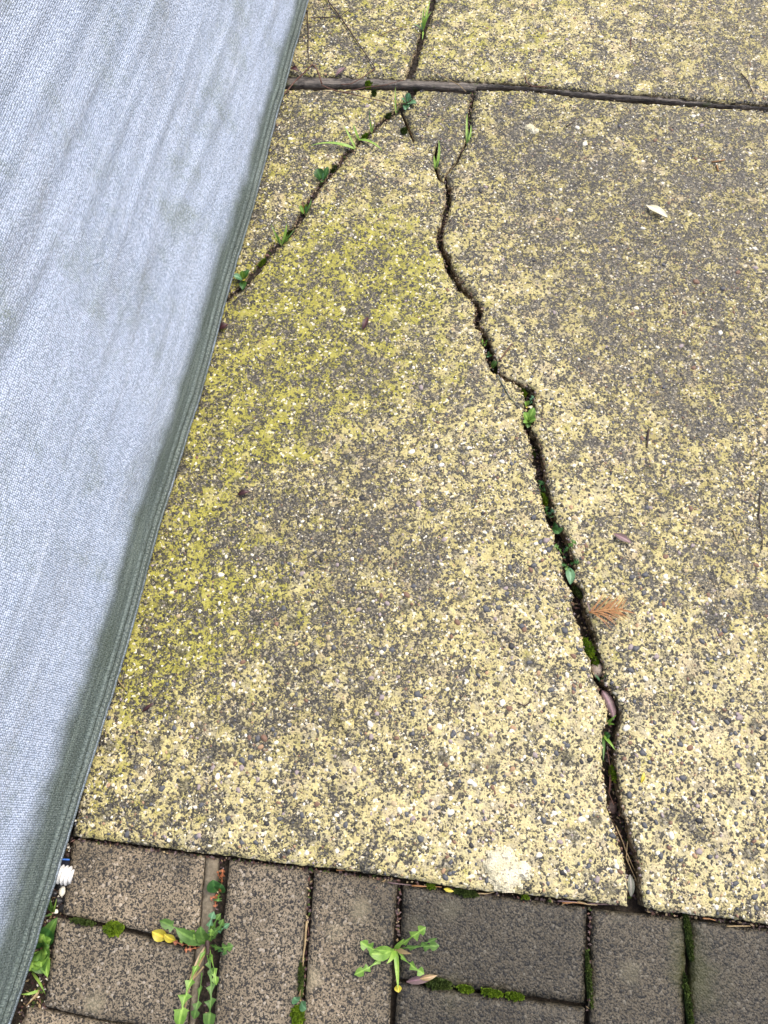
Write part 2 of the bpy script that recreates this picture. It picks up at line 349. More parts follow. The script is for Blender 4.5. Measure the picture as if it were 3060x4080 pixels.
def build_piece(name, poly, ztop, thick, mats, parent, step=.0018, jit=.0006, grid=.006, round_d=.0026, round_h=.0030, und=.0008, stain=None, wall_j=.0012, seed=1.0, label=None, tilt=(0, 0), **kw):
    B = densify(poly, step, jit, seed); Bn = np.array([(p.x, p.y) for p in B]); nb = len(B)
    lo, hi = Bn.min(0), Bn.max(0)
    gx, gy = np.meshgrid(np.arange(lo[0], hi[0], grid), np.arange(lo[1], hi[1], grid))
    rs = np.random.RandomState(int(seed * 10))
    pts = np.stack([gx.ravel(), gy.ravel()], 1); pts += rs.uniform(-.3, .3, pts.shape) * grid
    infr = inside(FRn, pts); keep = infr | (rs.uniform(size=len(pts)) < .04)
    pts = pts[keep]; pts = pts[inside(Bn, pts)]
    if len(pts): d = edge_dist(Bn, pts); pts = pts[d > .0016]
    allp = [Vector(p) for p in B] + [Vector(p) for p in pts]
    r = delaunay_2d_cdt(allp, [(i, (i + 1) % nb) for i in range(nb)], [], 1, 1e-7)
    v2, faces, orig = r[0], r[2], r[3]
    V = np.array([(p[0], p[1]) for p in v2]); d = edge_dist(Bn, V)
    cen = V.mean(0)
    def top(i):
        x, y = V[i]
        z = ztop + und * noise.noise(Vector((x * 9, y * 9, seed))) + und * .9 * noise.noise(Vector((x * 120, y * 120, seed)))
        z -= round_h * math.exp(-(d[i] / round_d)) * (1 + .9 * noise.noise(Vector((x * 90, y * 90, seed + 3))))
        return z + tilt[0] * (x - cen[0]) + tilt[1] * (y - cen[1])
    verts = [(V[i][0], V[i][1], top(i)) for i in range(len(V))]
    fs = []
    for f in faces:
        a, b, c = (V[f[0]], V[f[1]], V[f[2]])
        s = (b[0] - a[0]) * (c[1] - a[1]) - (b[1] - a[1]) * (c[0] - a[0])
        fs.append(tuple(f) if s > 0 else tuple(reversed(f)))
    ntop = len(fs)
    bmap = {}
    for i, ol in enumerate(orig):
        for oo in ol:
            if oo < nb: bmap[oo] = i
    area = sum(Bn[i][0] * Bn[(i + 1) % nb][1] - Bn[(i + 1) % nb][0] * Bn[i][1] for i in range(nb))
    rings = 5; prev = [bmap.get(i) for i in range(nb)]
    for k in range(1, rings + 1):
        cur = []
        for i in range(nb):
            p = B[i]; q = Vector((p.x * 150, p.y * 150, k * .9 + seed))
            j = Vector((noise.noise(q), noise.noise(q + Vector((7, 3, 1))))) * wall_j * (1 if k < rings else 0)
            verts.append((p.x + j.x, p.y + j.y, ztop - round_h - (thick - round_h) * k / rings)); cur.append(len(verts) - 1)
        for i in range(nb):
            a, b = prev[i], prev[(i + 1) % nb]
            if a is None or b is None or a == b: continue
            q = (a, cur[i], cur[(i + 1) % nb], b)
            fs.append(q if area > 0 else q[::-1])
        prev = cur
    fs.append(tuple(prev[::-1]) if area > 0 else tuple(prev))
    me = mesh_from(name, verts, fs, mats, True, [0] * ntop + [1] * (len(fs) - ntop))
    if stain is not None:
        A = np.array([(v[0], v[1]) for v in verts]); at = me.color_attributes.new('stain', 'FLOAT_COLOR', 'POINT')
        cdat = np.ones((len(verts), 4), np.float32); cdat[:, :3] = stain(A); at.data.foreach_set('color', cdat.ravel())
    o = new_obj(name, me, parent, label, **kw)
    return o, Bn
def slab_stain(A): return np.stack([blob(GRIME_HEM_SHADE, A), blob(ALGAE, A), blob(PALE, A)], 1)

# ------------------------------------------------------------------ crack outlines traced on the photo (pixels)
def zm(lst, x0, y0, k): return [(x0 + x * k, y0 + y * k) for x, y in lst]
kC, kD, kE, kF = 800 / 1659, 700 / 1659, 600 / 1475, 600 / 1327
mainL = zm([(365, 430), (360, 480), (365, 540), (360, 600), (370, 640), (340, 700), (335, 760), (325, 810), (300, 840), (290, 880), (285, 930), (295, 1000), (320, 1040), (345, 1090), (355, 1150), (375, 1210), (410, 1260), (440, 1290), (455, 1350), (490, 1375), (540, 1410), (580, 1445)], 1600, 500, kC) \
    + zm([(230, 60), (220, 130), (205, 190), (230, 260), (280, 300), (290, 360), (310, 450), (330, 550), (370, 640), (430, 690), (500, 740), (570, 770), (630, 800), (660, 850), (680, 910), (690, 980), (690, 1040), (680, 1110), (680, 1170), (690, 1230), (720, 1270), (740, 1330), (770, 1400), (760, 1460), (765, 1530), (795, 1580), (785, 1640), (805, 1700), (830, 1760), (840, 1840), (860, 1920)], 1800, 1200, kD) \
    + zm([(415, 60), (430, 150), (450, 210), (480, 250), (520, 310), (510, 380), (520, 430), (570, 490), (600, 550), (590, 620), (600, 680), (595, 730), (640, 810), (690, 870), (700, 950), (690, 1040), (710, 1140), (750, 1190), (770, 1250), (790, 1330), (800, 1430), (850, 1520), (880, 1580), (885, 1660), (890, 1740), (950, 1800), (960, 1870), (1000, 1940), (1030, 2010), (1040, 2080)], 2000, 2000, kE) \
    + zm([(480, 620), (445, 690), (440, 780), (440, 880), (440, 960), (455, 1080), (470, 1170), (480, 1270), (490, 1350), (500, 1410), (540, 1500), (570, 1600), (590, 1690), (620, 1780), (650, 1880), (655, 1980), (665, 2080), (668, 2180)], 2200, 2600, kF)
mainR = zm([(378, 430), (385, 490), (420, 510), (410, 560), (420, 620), (410, 670), (390, 700), (385, 760), (360, 810), (350, 860), (345, 930), (345, 1000), (385, 1050), (410, 1090), (420, 1150), (440, 1190), (480, 1270), (510, 1310), (545, 1340), (570, 1390), (605, 1430), (650, 1460)], 1600, 500, kC) \
    + zm([(300, 50), (300, 110), (270, 200), (290, 250), (330, 290), (360, 340), (380, 420), (410, 490), (430, 580), (450, 650), (500, 700), (570, 735), (640, 760), (720, 790), (780, 830), (800, 880), (780, 930), (790, 1000), (780, 1080), (770, 1150), (760, 1210), (800, 1240), (820, 1310), (850, 1380), (870, 1450), (890, 1560), (890, 1620), (910, 1700), (930, 1780), (950, 1850), (970, 1920)], 1800, 1200, kD) \
    + zm([(515, 60), (520, 110), (550, 190), (600, 270), (640, 330), (670, 400), (690, 500), (720, 560), (740, 620), (720, 680), (710, 740), (760, 810), (810, 880), (820, 960), (830, 1050), (860, 1120), (890, 1200), (920, 1280), (940, 1370), (950, 1450), (1000, 1560), (1010, 1660), (1000, 1750), (1060, 1830), (1120, 1900), (1150, 1990)], 2000, 2000, kE) \
    + zm([(620, 540), (610, 620), (585, 690), (580, 780), (570, 880), (575, 980), (590, 1080), (605, 1180), (620, 1290), (640, 1390), (680, 1480), (700, 1570), (720, 1680), (745, 1780), (770, 1880), (790, 1990), (795, 2090), (812, 2180)], 2200, 2600, kF)
branch = [(1886, 371, 9), (1878, 411, 8), (1871, 457, 7), (1872, 504, 7), (1861, 560, 6), (1835, 610, 5), (1823, 643, 5), (1795, 672, 4), (1777, 692, 4)]
def side(c, s):
    out = []
    for i, (x, y, wd) in enumerate(c):
        a = c[max(0, i - 1)]; b = c[min(len(c) - 1, i + 1)]
        dx, dy = b[0] - a[0], b[1] - a[1]; L = math.hypot(dx, dy)
        out.append((x - s * dy / L * wd, y + s * dx / L * wd))
    return out
brL, brR = side(branch, 1), side(branch, -1)        # branch runs down the picture: s=1 is its left (smaller x) bank
if brL[3][0] > brR[3][0]: brL, brR = brR, brL
leftUL = [(1612, 385), (1595, 408), (1570, 431), (1535, 456), (1495, 489), (1462, 522), (1428, 548), (1389, 586), (1358, 612), (1345, 636), (1321, 664), (1299, 696), (1272, 720), (1246, 754), (1222, 790), (1200, 815), (1186, 856), (1169, 890), (1135, 930), (1096, 963), (1062, 997), (1034, 1036), (1008, 1070), (980, 1106), (946, 1136), (904, 1172)]
leftLR = [(1632, 410), (1608, 436), (1578, 452), (1545, 474), (1508, 506), (1476, 540), (1440, 566), (1402, 604), (1386, 618), (1364, 648), (1326, 701), (1287, 732), (1263, 778), (1241, 809), (1219, 860), (1191, 899), (1147, 952), (1113, 986), (1070, 1026), (1041, 1077), (1012, 1106), (988, 1135), (954, 1157), (911, 1190)]
leftUL = [(x + 1, y + 1) for x, y in leftUL]; leftLR = [(x - 1, y - 1) for x, y in leftLR]
stubA = [(1600, 444, 5), (1621, 491, 6), (1636, 524, 6), (1648, 560, 2)]
stubB = [(1766, 722, 4), (1750, 704, 6), (1738, 668, 7), (1733, 623, 7), (1744, 565, 2)]
botL = [(2502, 3612), (2342, 3592), (2213, 3578), (2047, 3560), (1871, 3546), (1700, 3516), (1622, 3502), (1530, 3489), (1338, 3462), (1199, 3449), (1061, 3431), (922, 3412), (784, 3398), (553, 3366), (350, 3340), (283, 3333)]
botR = [(2570, 3614), (2637, 3634), (2748, 3643), (2914, 3661), (3060, 3684), (3300, 3716)]
backF = [(1000, 352), (1145, 350), (1364, 350), (1530, 352), (1625, 353)]
backM = [(1668, 356), (1700, 355), (1848, 368), (1876, 369)]
backR = [(1896, 358), (2110, 360), (2320, 389), (2529, 407), (2739, 421), (2914, 433), (3060, 440), (3300, 458)]
tb = [(1000, 298), (1225, 302), (1431, 308), (1612, 314)]
tbR = [(1646, 313), (1848, 322), (2000, 328), (2096, 336), (2320, 360), (2599, 378), (2809, 399), (2949, 411), (3060, 416), (3300, 434)]
bcL = [(1612, 312), (1636, 245), (1654, 199), (1662, 153), (1686, 99), (1707, 40), (1712, 0), (1728, -120)]
bcR = [(1640, 312), (1663, 265), (1671, 219), (1688, 172), (1698, 126), (1728, 46), (1737, 0), (1752, -120)]

CJ = .0015
def W(lst, j=CJ, z=0.0): return [(*P2(x, y, z), j) for x, y in lst]
cornL = P2(283, 3333)
back_left = (P2(1000, 352)[0] - .02, P2(1000, 352)[1])
def lerp2(a, b, t): return (a[0] + (b[0] - a[0]) * t, a[1] + (b[1] - a[1]) * t)
crk_left = (P2(904, 1172)[0] - .07, P2(904, 1172)[1] - .075)
crk_left_lo = (crk_left[0] + .004, crk_left[1] - .006)

patio_bed = None
# ------------------------------------------------------------------ ground under everything
def soil_grid(name, x0, x1, y0, y1, step, zf, mat, **kw):
    nx, ny = int((x1 - x0) / step) + 1, int((y1 - y0) / step) + 1
    vs_, fs = [], []
    for j in range(ny):
        for i in range(nx):
            x, y = x0 + i * step, y0 + j * step; vs_.append((x, y, zf(x, y)))
    for j in range(ny - 1):
        for i in range(nx - 1):
            a = j * nx + i; fs.append((a, a + 1, a + nx + 1, a + nx))
    return new_obj(name, mesh_from(name, vs_, fs, mat), **kw)
new_obj('ground', mesh_from('ground', [(-30, -30, -.12), (30, -30, -.12), (30, 30, -.12), (-30, 30, -.12)], [(0, 1, 2, 3)], mat_soil('garden_earth', (.02, .018, .012), (.05, .04, .025), (.09, .075, .05))), kind='structure', label='bare garden earth around the paving')
LCRK = np.array([P2(*q) for q in leftLR] + [P2((a[0] + b[0]) / 2, (a[1] + b[1]) / 2) for a, b in zip(leftUL, leftLR)] + [P2(c[0], c[1]) for c in branch] + [P2((a[0] + b[0]) / 2, (a[1] + b[1]) / 2) for a, b in zip(bcL, bcR)])
LCRK = np.concatenate([LCRK + (np.roll(LCRK, -1, 0) - LCRK) * t for t in (0, .5)])
def zsoil(x, y):
    dl = float(np.sqrt(((LCRK - (x, y)) ** 2).sum(1).min()))
    return -.024 + .016 * math.exp(-(dl / .022) ** 2) + .004 * noise.noise(Vector((x * 30, y * 30, 0))) + .0045 * noise.noise(Vector((x * 140, y * 140, 3)))
soil = soil_grid('soil', -.75, .85, -.55, 1.75, .007, zsoil, M_SOIL, kind='structure', label='dark damp soil in the cracks and beside the paving')

# ------------------------------------------------------------------ concrete patio (setting) and its broken slabs
TH = .05
bedp = [(-.70, -.02), (1.3, -.20), (1.35, 2.15), (-.45, 2.15)]
patio = new_obj('concrete_patio', mesh_from('patio_bed', [(x, y, z) for z in (-.075, -.05) for x, y in bedp],
    [(3, 2, 1, 0), (4, 5, 6, 7)] + [(i, (i + 1) % 4, 4 + (i + 1) % 4, 4 + i) for i in range(4)], M_SOIL, False), kind='structure', label='yellowed weathered concrete patio broken by long cracks')
pieces = []
SM = [M_SLAB, M_BROKEN]
Fm = -1
# upper-left fragment beyond the left crack
poly = [(*back_left, Fm)] + W(backF[1:]) + W(leftUL) + [(*crk_left, Fm)]
pieces.append(build_piece('slab_piece', poly, -.0015, TH, SM, patio, stain=slab_stain, seed=1.3, label='corner piece of slab between the cloth and the grassy crack'))
# centre fragment
poly = W(leftLR[::-1][:-2]) + W(side(stubA, -1 if side(stubA, -1)[1][0] < side(stubA, 1)[1][0] else 1), .0003) \
    + W((side(stubA, 1) if side(stubA, -1)[1][0] < side(stubA, 1)[1][0] else side(stubA, -1))[::-1], .0003) + W([(1632, 412), (1645, 385)]) + W(backM) + W(brL, .0004)
sBl, sBr = side(stubB, 1), side(stubB, -1)
if sBl[2][0] > sBr[2][0]: sBl, sBr = sBr, sBl
poly += W(sBr, .0003) + W(sBl[::-1], .0003) + W(mainL[1:]) + W(botL, .0007) + [(*crk_left_lo, Fm)]
poly[-2] = (*cornL, Fm)
pieces.append(build_piece('slab_piece', poly, 0.0, TH, SM, patio, stain=slab_stain, seed=2.1, label='large middle piece of slab between the two long cracks'))
# right fragment
rx = 1.3
poly = W(mainR[::-1]) + W(brR[::-1], .0004) + W(backR[:-1]) + [(*P2(*backR[-1]), Fm), (rx, P2(*backR[-1])[1] - .06, Fm), (rx, P2(*botR[-1])[1] - .06, Fm)] + W(botR[::-1], .0007)
pieces.append(build_piece('slab_piece', poly, .0010, TH, SM, patio, stain=slab_stain, seed=3.7, label='right piece of slab with dark grime and fir sprig'))
# far slab, broken in two
yb = 2.15
poly = W(tb) + W(bcL[1:]) + [(*P2(1760, -330), Fm), (P2(1760, -330)[0] + .02, yb, Fm), (-.40, yb, Fm), (P2(1000, 298)[0] - .03, P2(1000, 298)[1], Fm)]
pieces.append(build_piece('slab_piece', poly, .001, TH, SM, patio, stain=slab_stain, seed=4.4, label='far slab left of the back crack, strewn with twigs'))
poly = W(bcR[::-1]) + W(tbR[:-1]) + [(*P2(*tbR[-1]), Fm), (rx, P2(*tbR[-1])[1] - .04, Fm), (rx, yb, Fm), (P2(1784, -330)[0] + .02, yb, Fm), (*P2(1784, -330), Fm)]
pieces.append(build_piece('slab_piece', poly, .002, TH, SM, patio, stain=slab_stain, seed=5.2, label='far slab right of the back crack, pale yellow'))

# timber strip in the joint between the slabs
lo = [(1050, 346), (1225, 345), (1431, 344), (1612, 346), (1700, 347), (1848, 360), (1890, 360), (1900, 348), (2000, 345), (2096, 352), (2320, 381), (2599, 402), (2809, 419), (2949, 428), (3060, 432)]
hi = [(1050, 307), (1225, 308), (1431, 313), (1646, 319), (1848, 329), (2000, 335), (2096, 343), (2320, 367), (2599, 386), (2809, 407), (2949, 418), (3060, 424)]
poly = W(lo, .0004, -.006) + [(rx, P2(3060, 432)[1] - .05, Fm), (rx, P2(3060, 424)[1] - .047, Fm)] + W(hi[::-1], .0004, -.006)
timber, _ = build_piece('timber_strip', poly, -.0028, .04, [M_WOOD, M_WOOD], None, grid=.004, und=.0011, round_h=.0015, seed=6.1,
    label='weathered grey timber strip set in the joint between slabs', cat='timber strip')

# ------------------------------------------------------------------ pebbles of the aggregate
def dome(rx_, ry_, h, seed, nseg=9):
    r_ = random.Random(seed); vs_ = [(0, 0, h)]; fs = []
    ph = [r_.uniform(.8, 1.2) for _ in range(nseg)]
    for (f, z) in ((.62, h * .84), (1.0, h * .15), (1.02, -.0015)):
        for i in range(nseg):
            a = 2 * math.pi * i / nseg
            vs_.append((math.cos(a) * rx_ * f * ph[i], math.sin(a) * ry_ * f * ph[i], z))
    for i in range(nseg):
        j = (i + 1) % nseg; fs.append((0, 1 + i, 1 + j))
        for k in (0, 1): b = 1 + k * nseg; fs.append((b + i, b + nseg + i, b + nseg + j, b + j))
    return vs_, fs
PMESH = {}
for s_ in range(4):
    vs_, fs = dome(1, (.78, .62, .9, .7)[s_], .42, 50 + s_)
    for mi, mt in enumerate(PEB):
        PMESH[s_, mi] = mesh_from('pebble', [(x, y, z if z > 0 else -.25) for x, y, z in vs_], fs, mt)
rs = np.random.RandomState(11)
slots = []
SPL = [P2(2005, 3455), P2(2060, 3465), P2(2118, 518), P2(1375, 2866)]
pw = [.24, .28, .12, .11, .11, .03, .11]
for pi_, (po, Bn) in enumerate(pieces):
    lo_, hi_ = np.maximum(Bn.min(0), FRn.min(0)), np.minimum(Bn.max(0), FRn.max(0))
    area = (hi_ - lo_).prod(); n = int(area * 15500)
    q = rs.uniform(lo_, hi_, (n, 2)); q = q[inside(Bn, q)]; q = q[inside(FRn, q)]
    d = edge_dist(Bn, q); al = blob(ALGAE, q); pa = blob(PALE, q)
    for (x, y), dd, a_, p_ in zip(q, d, al, pa):
        near = 1.0 if pi_ in (1, 2) and y < .3 else .0
        r = (.0009 + .0011 * rs.rand() ** 2.2 + (.0026 * rs.rand() if rs.rand() < .035 + .12 * near + .10 * p_ else 0)) * (1 - .25 * a_)
        r = float(r)
        if min((x - sx_) ** 2 + (y - sy_) ** 2 for sx_, sy_ in SPL) < .017 ** 2: continue
        if dd < r * 1.1 + .0005 or rs.rand() < .35 * a_: continue
        slots.append((r, x, y, pi_, rs.choice(len(pw), p=pw if r < .0024 else [.15, .47, .04, .13, .12, .01, .08]), rs.randint(4), rs.uniform(0, 6.28)))
slots.sort(reverse=True)
BIG = [(1, l) for l in [(2268, 2650), (2286, 2745), (2390, 3056), (2711, 3427), (2632, 3409), (2166, 3269), (1797, 3435), (3006, 3573), (2108, 2639), (2250, 2512), (2570, 2291), (2517, 2301), (2187, 2189), (2126, 2061), (2032, 2260), (2472, 2262), (2235, 1390), (1721, 2031), (1750, 1823), (2720, 3100), (2500, 3300), (1986, 2420), (2440, 3330), (1330, 2580)]] \
    + [(0, l) for l in [(1759, 1852), (2000, 1839), (2148, 3407), (2674, 3329), (2317, 3265), (2038, 2912), (2260, 2690), (2725, 3180), (1640, 1800), (2300, 510), (2330, 575), (2270, 840), (2780, 460), (880, 2290)]] + [(4, (1667, 2008)), (4, (1770, 2150)), (5, (2146, 2683)), (5, (2044, 2900)), (3, (1620, 2370)), (3, (2610, 560))]
pset = {1: [], 2: []}
for mi, (x, y) in BIG:
    q = np.array([P2(x, y)])
    for pi_ in (1, 2):
        if inside(pieces[pi_][1], q)[0] and edge_dist(pieces[pi_][1], q)[0] > .0045: slots.insert(0, (rnd.uniform(.0032, .0046), q[0, 0], q[0, 1], pi_, mi, rnd.randrange(4), rnd.uniform(0, 6.28)))
cnt = 0; rest = {}
for r, x, y, pi_, mi, s_, an in slots:
    po = pieces[pi_][0]; zt = (-.0015, 0, .001, .001, .002)[pi_]
    if cnt < 300:
        o = new_obj('pebble', PMESH[s_, mi], po, loc=(x, y, zt)); o.rotation_euler = (0, 0, an); o.scale = (r, r, r * .9); cnt += 1
    else:
        rest.setdefault(pi_, []).append((r, x, y, zt, mi, s_, an))
for pi_, lst in rest.items():
    V, F, MI = [], [], []
    for r, x, y, zt, mi, s_, an in lst:
        vs_, fs = dome(r, r * (.78, .62, .9, .7)[s_], r * (.4 if mi else .46), s_ + 50, 6); b = len(V); ca, sa = math.cos(an), math.sin(an)
        V += [(x + vx * ca - vy * sa, y + vx * sa + vy * ca, zt + vz) for vx, vy, vz in vs_]
        F += [tuple(b + i for i in f) for f in fs]; MI += [mi] * len(fs)
    new_obj('small_aggregate', mesh_from('small_aggregate', V, F, PEB, True, MI), pieces[pi_][0], kind='stuff')

# ------------------------------------------------------------------ block paving
ZP = -.010
kA = 1530 / 1659
pav = new_obj('block_paving', mesh_from('sand_bed', [(x, y, z) for z in (-.09, -.062) for x, y in [(-.46, -.8), (1.3, -.8), (1.3, -.18), (-.40, -.02)]],
    [(3, 2, 1, 0), (4, 5, 6, 7)] + [(i, (i + 1) % 4, 4 + (i + 1) % 4, 4 + i) for i in range(4)], M_SOIL, False), kind='structure', label='dark grey speckled block paving below the slab')
A_ = lambda l: zm(l, 0, 3200, kA)
B_ = lambda l: zm(l, 1530, 3200, kA)
WETP = [(2300, 3750, .16, .8), (2700, 3900, .2, .9), (1900, 3900, .12, .7), (2900, 3700, .1, .3), (1750, 3650, .05, .6), (330, 3400, .05, .5), (700, 3400, .04, .5), (1350, 3500, .06, .4), (2100, 4050, .1, .6), (700, 3750, .03, .5)]
GRNP = [(300, 3640, .02, .5), (600, 3740, .03, .5), (2750, 3900, .03, .6), (1800, 3990, .05, .5), (2350, 4000, .05, .45), (1850, 3560, .04, .5), (2740, 3700, .03, .5), (3000, 3750, .05, .3), (1300, 4050, .03, .5), (2900, 4050, .06, .4)]
def pav_stain(A): return np.stack([blob(WETP, A), blob(GRNP, A), np.zeros(len(A))], 1)
def under(x): return None
pv = [
    A_([(312, 158), (600, 193), (882, 229), (850, 612), (640, 562), (450, 520), (268, 480)]),
    A_([(240, 498), (445, 545), (640, 590), (834, 640), (802, 990), (440, 938), (188, 880)]),
    A_([(112, 890), (435, 952), (850, 1012), (840, 1080), (75, 993)]),
    A_([(990, 248), (1334, 286), (1296, 850), (1275, 1130), (908, 1088)]),
    A_([(1358, 290)]) + B_([(60, 338), (38, 640), (18, 1176)]) + A_([(1290, 1132), (1318, 850)]),
    B_([(82, 352), (480, 400), (878, 452), (872, 868), (470, 816), (66, 758)]),
    B_([(62, 778), (470, 836), (868, 890), (864, 1274), (30, 1178)]),
    B_([(902, 458), (1308, 502), (1303, 900), (1300, 1324), (888, 1277)]),
    B_([(1330, 506), (1720, 556), (1735, 1374), (1328, 1328)]),
    B_([(1745, 560), (2560, 670), (2560, 1100), (1752, 975)]),
    B_([(1755, 995), (2560, 1120), (2560, 1468), (1755, 1377)]),
]
for i, p in enumerate(pv):
    o, _ = build_piece('paver', W(p, .00035, ZP), ZP, .05, [M_PAVER, M_PAVER], pav, step=.003, grid=.006, round_d=.0022, round_h=.0030, und=.0010, stain=pav_stain, seed=20 + i * 1.7, tilt=(rnd.uniform(-.006, .006), rnd.uniform(-.006, .006)))
# pavers continuing towards the viewer, outside the picture
eL, eR = P2(*A_([(0, 995)])[0], ZP), P2(*B_([(1735, 1385)])[0], ZP)
esl = (eR[1] - eL[1]) / (eR[0] - eL[0])
for r_ in range(4):
    for c_ in range(8):
        x0 = -.39 + c_ * .203 + (r_ % 2) * .1
        if x0 > .95: continue
        yy = lambda x: eL[1] + esl * (x - eL[0]) - r_ * .104
        rp = [(x0, yy(x0) - .1, .0003), (x0 + .199, yy(x0 + .199) - .1, .0003), (x0 + .199, yy(x0 + .199), .0003), (x0, yy(x0), .0003)]
        build_piece('paver', rp, ZP, .05, [M_PAVER, M_PAVER], pav, step=.02, grid=.02, round_h=.003, stain=pav_stain, seed=60 + r_ * 9 + c_)
# mortar smear along the wide joint
poly = W(A_([(886, 231), (942, 239), (906, 560), (886, 640), (872, 720), (846, 820), (832, 985), (806, 990), (838, 645), (854, 612)][::-1]), .0005, ZP)
build_piece('mortar_fillet', poly, ZP - .0025, .03, [M_MORTAR, M_MORTAR], pav, step=.003, grid=.004, und=.0012, seed=77, label='strip of old mortar beside the wide weedy joint')

# ------------------------------------------------------------------ cloth cover
hem_px = [(1260, -130), (1226, 0), (1175, 188), (1128, 360), (1074, 564), (1019, 784), (948, 1019), (895, 1200), (832, 1453), (778, 1634), (699, 1881), (627, 2104), (551, 2400), (501, 2590), (420, 2848), (345, 3083), (285, 3296), (220, 3478), (152, 3729), (91, 3926), (34, 4080), (-40, 4300)]
HZ = .011
hem = [P(x, y, HZ) for x, y in hem_px]
d0 = (hem[0] - hem[4]).normalized(); d1 = (hem[-1] - hem[-5]).normalized()
hem = [hem[0] + d0 * .5] + hem + [hem[-1] + d1 * .35]
seg = [0]
for i in range(1, len(hem)): seg.append(seg[-1] + (hem[i] - hem[i - 1]).length)
LH = seg[-1]
def hem_at(s):
    for i in range(1, len(hem)):
        if s <= seg[i] or i == len(hem) - 1:
            t = (s - seg[i - 1]) / (seg[i] - seg[i - 1]); return hem[i - 1].lerp(hem[i], t)
def hem_s(s):
    a = Vector((0, 0, 0)); 
    for k in (-2, -1, 0, 1, 2): a += hem_at(min(LH, max(0, s + k * .025)))
    return a / 5
sdir = (hem[0] - hem[-1]).normalized(); outw = Vector((sdir.y, -sdir.x, 0))      # towards the patio (+x)
if outw.x < 0: outw = -outw
UPV = (Vector((0, 0, 1)) - outw * .34).normalized(); NRM = (outw + Vector((0, 0, .34))).normalized()
def fold(s, h):
    a = s * 1.0 + h * .55
    n = .005 * noise.noise(Vector((a * 1.4, h * 3.5, 1))) + .0010 * noise.noise(Vector((a * 3.2, h * 19 - s * 1.2, 4))) + .0010 * noise.noise(Vector((a * 2.2, h * 75 - s * 3.5, 8)))
    n += .0012 * (1 - abs(noise.noise(Vector((a * 2.6, h * 27 - s * 1.5, 12)))) * 3)
    return n * min(1, (h - .012) / .05 + .08)
HT = .62
def cloth_pt(s, h): return hem_s(s) + UPV * h + NRM * fold(s, h)
cover = thing('fabric_cover', 'pale grey woven fabric cover with mildewed hem beside the slab', 'cover', hem_at(LH / 2) - Vector((.3, 0, HZ)))
base = cover.location.copy()
ns, nh = 330, 130
vs_, uv, stn = [], [], []
for j in range(nh + 1):
    h = .0135 + (HT - .0135) * (j / nh) ** 1.25
    for i in range(ns + 1):
        s = LH * i / ns; vs_.append(cloth_pt(s, h) - base); uv.append((s, h))
        t = min(1, max(0, (s - .5) / (LH - .85)))
        wdt = .026 + .040 * t
        stn.append(max(0, 1 - (h / wdt) ** 1.15 * .62))
fs = [(j * (ns + 1) + i, j * (ns + 1) + i + 1, (j + 1) * (ns + 1) + i + 1, (j + 1) * (ns + 1) + i) for j in range(nh) for i in range(ns)]
def finish_cloth(name, vs_, fs, uv, stn, thick=.0012):
    me = mesh_from(name, vs_, fs, M_FAB)
    ul = me.uv_layers.new(name='UVMap')
    lv = np.zeros(len(me.loops), np.int32); me.loops.foreach_get('vertex_index', lv)
    ul.data.foreach_set('uv', np.array(uv, np.float32)[lv].ravel())
    at = me.color_attributes.new('stain', 'FLOAT_COLOR', 'POINT')
    at.data.foreach_set('color', np.array([(v, v, v, 1) for v in stn], np.float32).ravel())
    o = new_obj(name, me, cover)
    m = o.modifiers.new('thickness', 'SOLIDIFY'); m.thickness = thick; m.offset = 0
    return o
finish_cloth('front_panel', vs_, fs, uv, stn)
# doubled hem: rounded fold, with a thin corded edge
def hem_strip(name, prof, n=420, st_=.8):
    vs_, uv, stn, fs = [], [], [], []; m = len(prof); cum = 0
    for i in range(n + 1):
        s = LH * i / n; p = hem_s(s); wob = .0016 * noise.noise(Vector((s * 22, 2, 2))) + .0009 * noise.noise(Vector((s * 90, 5, 2))); cum = 0
        for k, (a, b) in enumerate(prof):
            vs_.append(p + UPV * a + NRM * (b + wob) - base); uv.append((s, a + b * .5 - .02)); stn.append(st_)
    for i in range(n):
        for k in range(m):
            k2 = (k + 1) % m; fs.append((i * m + k, i * m + k2, (i + 1) * m + k2, (i + 1) * m + k))
    me = mesh_from(name, vs_, fs, M_FAB); ul = me.uv_layers.new(name='UVMap')
    lv = np.zeros(len(me.loops), np.int32); me.loops.foreach_get('vertex_index', lv)
    ul.data.foreach_set('uv', np.array(uv, np.float32)[lv].ravel())
    at = me.color_attributes.new('stain', 'FLOAT_COLOR', 'POINT')
    at.data.foreach_set('color', np.array([(v, v, v, 1) for v in stn], np.float32).ravel())
    return new_obj(name, me, cover)
hem_strip('hem', [(.0022, -.002), (.0022, .0012), (.004, .0026), (.007, .0031), (.010, .0029), (.0120, .0014), (.0128, -.001), (.011, -.003)], st_=.62)
hem_strip('corded_edge', [(.0021 + .0021 * math.cos(a) - .001, .0006 + .0021 * math.sin(a)) for a in [2 * math.pi * k / 8 for k in range(8)]], st_=.46)
hem_strip('seam_fold', [(.0135, -.002), (.0140, .0016), (.0165, .0027), (.0205, .0022), (.0215, .0004), (.019, -.003)], st_=.78)
sv_, sf_ = [], []
for i in range(int(LH / .0052)):
    q0, q1 = hem_s(i * .0052), hem_s(min(LH, i * .0052 + .0033))
    b_ = len(sv_)
    for q in (q0, q1):
        for a, n_ in ((.0096, .0032), (.0104, .0041), (.0112, .0030)): sv_.append(q + UPV * a + NRM * (n_ + .0016 * noise.noise(Vector((i * .0052 * 22, 2, 2)))) - base)
    sf_ += [(b_, b_ + 1, b_ + 4, b_ + 3), (b_ + 1, b_ + 2, b_ + 5, b_ + 4)]
